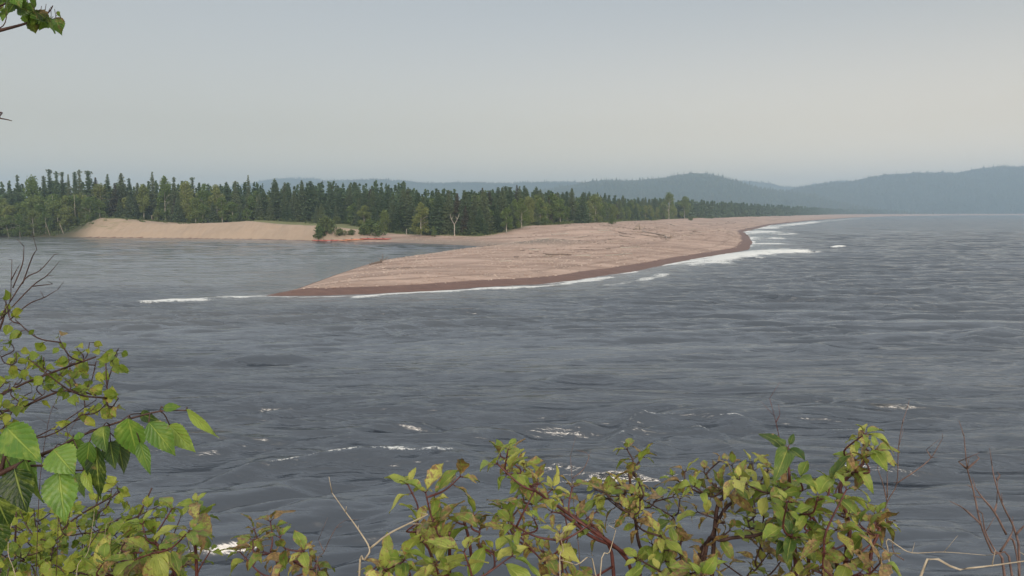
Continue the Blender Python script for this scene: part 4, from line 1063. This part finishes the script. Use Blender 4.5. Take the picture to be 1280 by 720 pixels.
b.tube(smooth_path([D(15, 585, 1.05), D(50, 582, 1.03), D(75, 588, 1.03), D(104, 588, 1.04)]), [.002, .0009], 6)
lf = MB()
LV = [((160, 523), (171, 571), 38, .45, .0), ((129, 533), (131, 566), 31, .25, .0), ((186, 528), (221, 569), 31, .35, 0), ((212, 531), (242, 565), 25, .75, .1), ((233, 512), (271, 546), 15, .8, 0),
      ((176, 517), (197, 527), 15, .1, 0), ((204, 510), (225, 508), 12, .35, 0), ((121, 558), (120, 626), 28, .0, 0), ((146, 549), (157, 592), 24, .05, 0), ((175, 553), (187, 593), 17, .35, 0), ((74, 590), (80, 652), 42, .6, 0),
      ((67, 562), (92, 592), 42, .65, 0), ((92, 546), (101, 577), 29, .3, 0), ((8, 534), (50, 577), 44, .4, 0), ((18, 586), (30, 641), 43, .0, 0), ((15, 560), (46, 611), 32, .45, 0), ((-4, 620), (8, 662), 42, .0, 0),
      ((105, 588), (117, 619), 14, .8, 0), ((95, 592), (103, 617), 14, .7, 0), ((-10, 540), (4, 600), 34, .2, 0), ((100, 549), (98, 520+20), 14, .5, 0), ((138, 552), (142, 585), 22, .1, 0), ((-12, 650), (-2, 700), 40, .1, 0), ((30, 572), (52, 628), 30, .3, 0), ((112, 552), (106, 590), 24, .3, 0)]
for (a, t, w, tn, dm) in LV:
    dd = 1.05+fr.normal()*.035
    A = D(a[0], a[1], dd); B = D(t[0], t[1], dd-.012+fr.normal()*.012); L = np.linalg.norm(B-A)
    # nearest point of the branch carries a short stalk
    Q = smooth_path(br1); j = np.argmin(np.linalg.norm(Q-A, axis=1)); b.tube(smooth_path([Q[j], (Q[j]+A)/2+np.array([0, 0, .004]), A]), .0008, 5)
    W_ = w*dd/F*1.0
    leaf(lf, A, B-A, unit(np.array([fr.normal()*.3, -1., .45+fr.normal()*.25])), L*1.05, W_, 'birch', tn, dm, fr.uniform(.0, .25), fr.uniform(.1, .45), .03)
b2 = [tr+np.array([.12, .02, 2.2])]+[D(*q) for q in [(-150, 70, 1.6), (-40, 48, 1.6), (0, 38, 1.6), (30, 30, 1.6), (52, 22, 1.6), (62, 14, 1.6), (66, 7, 1.6)]]
b.tube(smooth_path(b2), [.007, .004, .0018, .001], 6)
b.tube(smooth_path([D(-30, 30, 1.6), D(-5, 10, 1.6), D(40, -8, 1.6)]), [.003, .001], 5); b.tube(smooth_path([D(-20, 44, 1.6), D(4, 32, 1.6), D(9, 14, 1.6)]), [.0015, .0008], 5)
b.tube(smooth_path([b2[0]-np.array([0, 0, .4]), D(-60, 140, 1.7), D(0, 148, 1.7), D(15, 151, 1.7)]), [.003, .0008], 5)
for k in range(58):
    if k < 46: ax_, ay_ = fr.uniform(-25, 50), fr.uniform(-22, 12)
    else: ax_, ay_ = [(50, 18), (58, 20), (64, 20), (70, 22), (60, 26), (36, 22), (30, 18), (54, 24), (45, 14), (66, 26), (56, 16), (38, 18)][k-46]
    A = D(ax_, ay_, 1.6+fr.normal()*.05); dr = unit(np.array([fr.normal()*.5, fr.normal()*.4, -.7+fr.normal()*.35])); sz = fr.uniform(.022, .040)
    leaf(lf, A, dr, unit(np.array([fr.normal()*.6, -.7, .4])), sz, sz*.8, 'birch', fr.uniform(.0, .7), fr.uniform(0, .5), fr.uniform(0, .3), .3)
    b.tube([A, A-dr*.010+np.array([0, 0, .008])], .0006, 4)
for (x, y, x2, y2) in [(72, 14, 75, 22), (75, 24, 81, 31)]:
    A = D(x, y, 1.6); B = D(x2, y2, 1.6); leaf(lf, A, B-A, np.array([0, -1, .2]), np.linalg.norm(B-A), .009, 'birch', .3, .4)
b.tube(smooth_path([D(62, 24, 1.6), D(70, 23, 1.6), D(76, 22, 1.6)]), .0007, 4)
b.build('branches', M['darkstem'], root, loc=tr); lf.build('foliage', M['birchleaf'], root, loc=tr)

# bare shrubs and dry stalks
def bare(name, label, cat, mat, root_px, paths, depth, r0=.0022, rz=6.2):
    base = np.array(gp(root_px, depth, rz)); root = empty(name, tuple(base), 0, label, cat); m = MB()
    for k, P in enumerate(paths):
        Q = [D(x, y, depth*(1+fr.normal()*.004)) for x, y in P]
        if P[0][1] >= 719: Q = [base, base*.4+Q[0]*.6]+Q
        m.tube(smooth_path(Q), [r0*(1 if P[0][1] > 700 else .62), r0*.55, r0*.25], 5)
        for q in range(max(1, len(P)-2)):
            c = Q[-1-q]; e = c+np.array([fr.normal()*.016, fr.normal()*.01, abs(fr.normal())*.02]); m.tube([c, e], [r0*.3, r0*.15], 4)
    m.build('twigs', M[mat], root, loc=base)
bare('bare_shrub', 'leafless brown shrub at the right edge of the picture', 'shrub', 'twig', 1270, [[(1256, 722), (1240, 690), (1226, 655), (1216, 610), (1209, 585), (1205, 545)], [(1226, 655), (1210, 640), (1201, 633)], [(1209, 586), (1224, 573)], [(1209, 586), (1198, 577)],
      [(1274, 722), (1270, 668), (1253, 630), (1243, 598), (1240, 582)], [(1270, 668), (1282, 655)], [(1246, 600), (1250, 594)], [(1258, 668), (1243, 640), (1228, 622), (1219, 610)], [(1265, 720), (1245, 690), (1232, 665), (1228, 642)], [(1243, 640), (1246, 628)], [(1262, 672), (1268, 680), (1275, 722)], [(1250, 690), (1262, 672), (1266, 664)]], 1.6, .0036)
bare('bare_twig', 'slender leafless forked twig above the rightmost leafy shrub', 'twig', 'twig', 1080, [[(1085, 722), (1100, 665), (1109, 628), (1121, 604), (1123, 560), (1128, 530), (1135, 507)], [(1121, 604), (1145, 588), (1164, 572), (1178, 548)], [(1109, 628), (1104, 606), (1097, 586)], [(1109, 622), (1109, 590)], [(1164, 572), (1158, 562)], [(1130, 700), (1117, 690), (1116, 668)]], 1.75, .0022)
bare('bare_twig', 'thin pink leafless twig standing above the large green leaves', 'twig', 'redstem', 985, [[(990, 722), (984, 600), (976, 556), (968, 520), (962, 498)], [(970, 528), (975, 518)]], 1.72, .0018)
bare('bare_twig', 'small hooked bare twig rising between the middle shrubs', 'twig', 'twig', 715, [[(725, 722), (718, 640), (715, 598), (713, 570)], [(715, 598), (728, 588), (736, 572), (733, 566)]], 1.8, .0016)
bare('dry_stalk', 'pale forked dry stalk between the left and middle shrubs', 'stalk', 'straw', 446, [[(449, 722), (456, 700), (462, 686), (448, 662), (432, 640), (415, 616)], [(462, 686), (485, 668), (510, 655), (535, 643)]], 1.6, .0034)
bare('dry_stalk', 'pale straight dry stalk leaning among the stems of the middle shrubs', 'stalk', 'straw', 750, [[(750, 722), (762, 690), (770, 662)], [(745, 720), (720, 706), (700, 700)], [(700, 720), (704, 690), (700, 670)]], 1.6, .0026)
bare('dry_stalk', 'long pale dry stalk lying low across the bottom right corner', 'stalk', 'straw', 1150, [[(1150, 722), (1200, 712), (1240, 707), (1290, 700)]], 1.5, .0040)
bare('dry_stalk', 'thin curved dry stalk crossing the water right of the leafy shrubs', 'stalk', 'straw', 1112, [[(1112, 722), (1108, 676), (1122, 682), (1140, 691), (1180, 690), (1232, 694)]], 1.7, .0022)
bare('bare_sapling', 'leafless dark twigs rising at the left edge above the birch sapling leaves', 'twig', 'darkstem', -60, [[(-60, 722), (-30, 500), (0, 400), (12, 378), (14, 350), (15, 325)], [(12, 378), (32, 348), (50, 338), (68, 318)], [(16, 360), (28, 330), (30, 308)], [(28, 355), (40, 322), (46, 312)], [(0, 400), (40, 358), (58, 345), (70, 332)], [(12, 400), (36, 380), (55, 372), (72, 362)], [(14, 350), (22, 335)], [(40, 358), (66, 355)]], 2.6, .0034)
bare('bare_sapling', 'two thin leafless shoots standing behind the large birch leaves', 'twig', 'darkstem', 40, [[(45, 722), (50, 600), (60, 530), (68, 505), (80, 487)], [(66, 508), (72, 512)], [(70, 722), (75, 590), (85, 545), (98, 522), (110, 507)], [(85, 545), (82, 530)]], 2.2, .0016)
bare('dry_stalk', 'cluster of thin dry stalks among the yellow-green leaves at bottom left', 'stalk', 'straw', 120, [[(120, 722), (128, 690), (133, 655)], [(95, 722), (110, 690), (118, 640)], [(135, 722), (150, 690), (158, 668)], [(20, 722), (10, 690), (15, 650)]], 2.2, .0020)
bare('bare_sapling', 'thin dark curved twig between the dried small shrub and the pale stalk', 'twig', 'twig', 400, [[(395, 722), (405, 690), (420, 660), (432, 650)], [(405, 690), (398, 675)]], 1.8, .0018)

# ------------------------------------------------------------------ haze, sky and light
hz = MB()
X0, X1, Y0, Y1, Z0, Z1 = -7000, 7000, -1500, 6100, -11, 262
hz.add([(x, y, z) for z in (Z0, Z1) for (x, y) in ((X0, Y0), (X1, Y0), (X1, Y1), (X0, Y1))], [(3, 2, 1, 0), (4, 5, 6, 7), (0, 1, 5, 4), (1, 2, 6, 5), (2, 3, 7, 6), (3, 0, 4, 7)])
n = NT('haze_air'); pv = n.n('ShaderNodeVolumePrincipled'); pv.inputs['Color'].default_value = (.63, .80, .95, 1); pv.inputs['Density'].default_value = 3.3e-4; pv.inputs['Anisotropy'].default_value = .25
n.l(pv.outputs[0], n.out.inputs['Volume'])
hazeo = hz.build('haze', n.m, smooth=False); tag(hazeo, kind='stuff')

W = bpy.data.worlds.new('World'); sc.world = W; W.use_nodes = True; t = W.node_tree; t.nodes.clear()
SE, SA = math.radians(25), math.radians(172)     # sun elevation; azimuth clockwise from +Y (towards +X)
out = t.nodes.new('ShaderNodeOutputWorld'); sky_ = t.nodes.new('ShaderNodeTexSky'); sky_.sky_type = 'NISHITA'; sky_.sun_disc = False
sky_.sun_elevation = SE; sky_.sun_rotation = SA; sky_.dust_density = 3; sky_.air_density = 1.0; sky_.ozone_density = 1
b1 = t.nodes.new('ShaderNodeBackground'); b1.inputs[1].default_value = .05; t.links.new(sky_.outputs[0], b1.inputs[0])
tc = t.nodes.new('ShaderNodeTexCoord'); sp = t.nodes.new('ShaderNodeSeparateXYZ'); t.links.new(tc.outputs['Generated'], sp.inputs[0])
def wm(op, a, b):
    nd = t.nodes.new('ShaderNodeMath'); nd.operation = op
    for i, v in enumerate((a, b)):
        if isinstance(v, bpy.types.NodeSocket): t.links.new(v, nd.inputs[i])
        else: nd.inputs[i].default_value = v
    return nd.outputs[0]
def mrg(v, a, b):
    nd = t.nodes.new('ShaderNodeMapRange'); nd.interpolation_type = 'SMOOTHSTEP'; t.links.new(v, nd.inputs[0]); nd.inputs[1].default_value = a; nd.inputs[2].default_value = b; return nd.outputs[0]
def wmix(f, a, b):
    nd = t.nodes.new('ShaderNodeMix'); nd.data_type = 'RGBA'; t.links.new(f, nd.inputs[0])
    for i, v in ((6, a), (7, b)):
        if isinstance(v, bpy.types.NodeSocket): t.links.new(v, nd.inputs[i])
        else: nd.inputs[i].default_value = (*v, 1)
    return nd.outputs[2]
lowc = wmix(mrg(sp.outputs[0], -.6, .6), (.34, .25, .16), (.60, .44, .28))
highc = wmix(mrg(sp.outputs[0], -.6, .6), (.245, .21, .155), (.235, .205, .155))
horc = wmix(mrg(sp.outputs[0], -.6, .6), (.68, .58, .46), (.86, .72, .56))
colr = wmix(mrg(sp.outputs[2], .0, .11), horc, wmix(mrg(sp.outputs[2], .26, .55), wmix(mrg(sp.outputs[2], .02, .28), lowc, highc), (.50, .50, .49)))
b2_ = t.nodes.new('ShaderNodeBackground'); b2_.inputs[1].default_value = 1.0; t.links.new(colr, b2_.inputs[0])
ad = t.nodes.new('ShaderNodeAddShader'); t.links.new(b1.outputs[0], ad.inputs[0]); t.links.new(b2_.outputs[0], ad.inputs[1]); t.links.new(ad.outputs[0], out.inputs[0])

sl = bpy.data.lights.new('sun', 'SUN'); sl.energy = 1.5; sl.angle = math.radians(24); sl.color = (1.0, .90, .78)
so = bpy.data.objects.new('sun', sl); COL.objects.link(so)
from mathutils import Vector
dirv = Vector((math.sin(SA)*math.cos(SE), math.cos(SA)*math.cos(SE), math.sin(SE)))
so.rotation_euler = dirv.to_track_quat('Z', 'Y').to_euler(); so.location = (200, 50, 250)

sc.view_settings.view_transform = 'Standard'; sc.view_settings.look = 'None'; sc.view_settings.exposure = .44; sc.view_settings.gamma = 1
sc.cycles.max_bounces = 6; sc.cycles.diffuse_bounces = 2; sc.cycles.glossy_bounces = 3; sc.cycles.transmission_bounces = 3; sc.cycles.volume_bounces = 2
sc.cycles.use_denoising = True; sc.cycles.caustics_reflective = False; sc.cycles.caustics_refractive = False
# drop prototypes that were never placed
for k, L in PROTO.items():
    for root, hh, used in L:
        if not used[0]:
            for ch in list(root.children): bpy.data.objects.remove(ch)
            bpy.data.objects.remove(root)
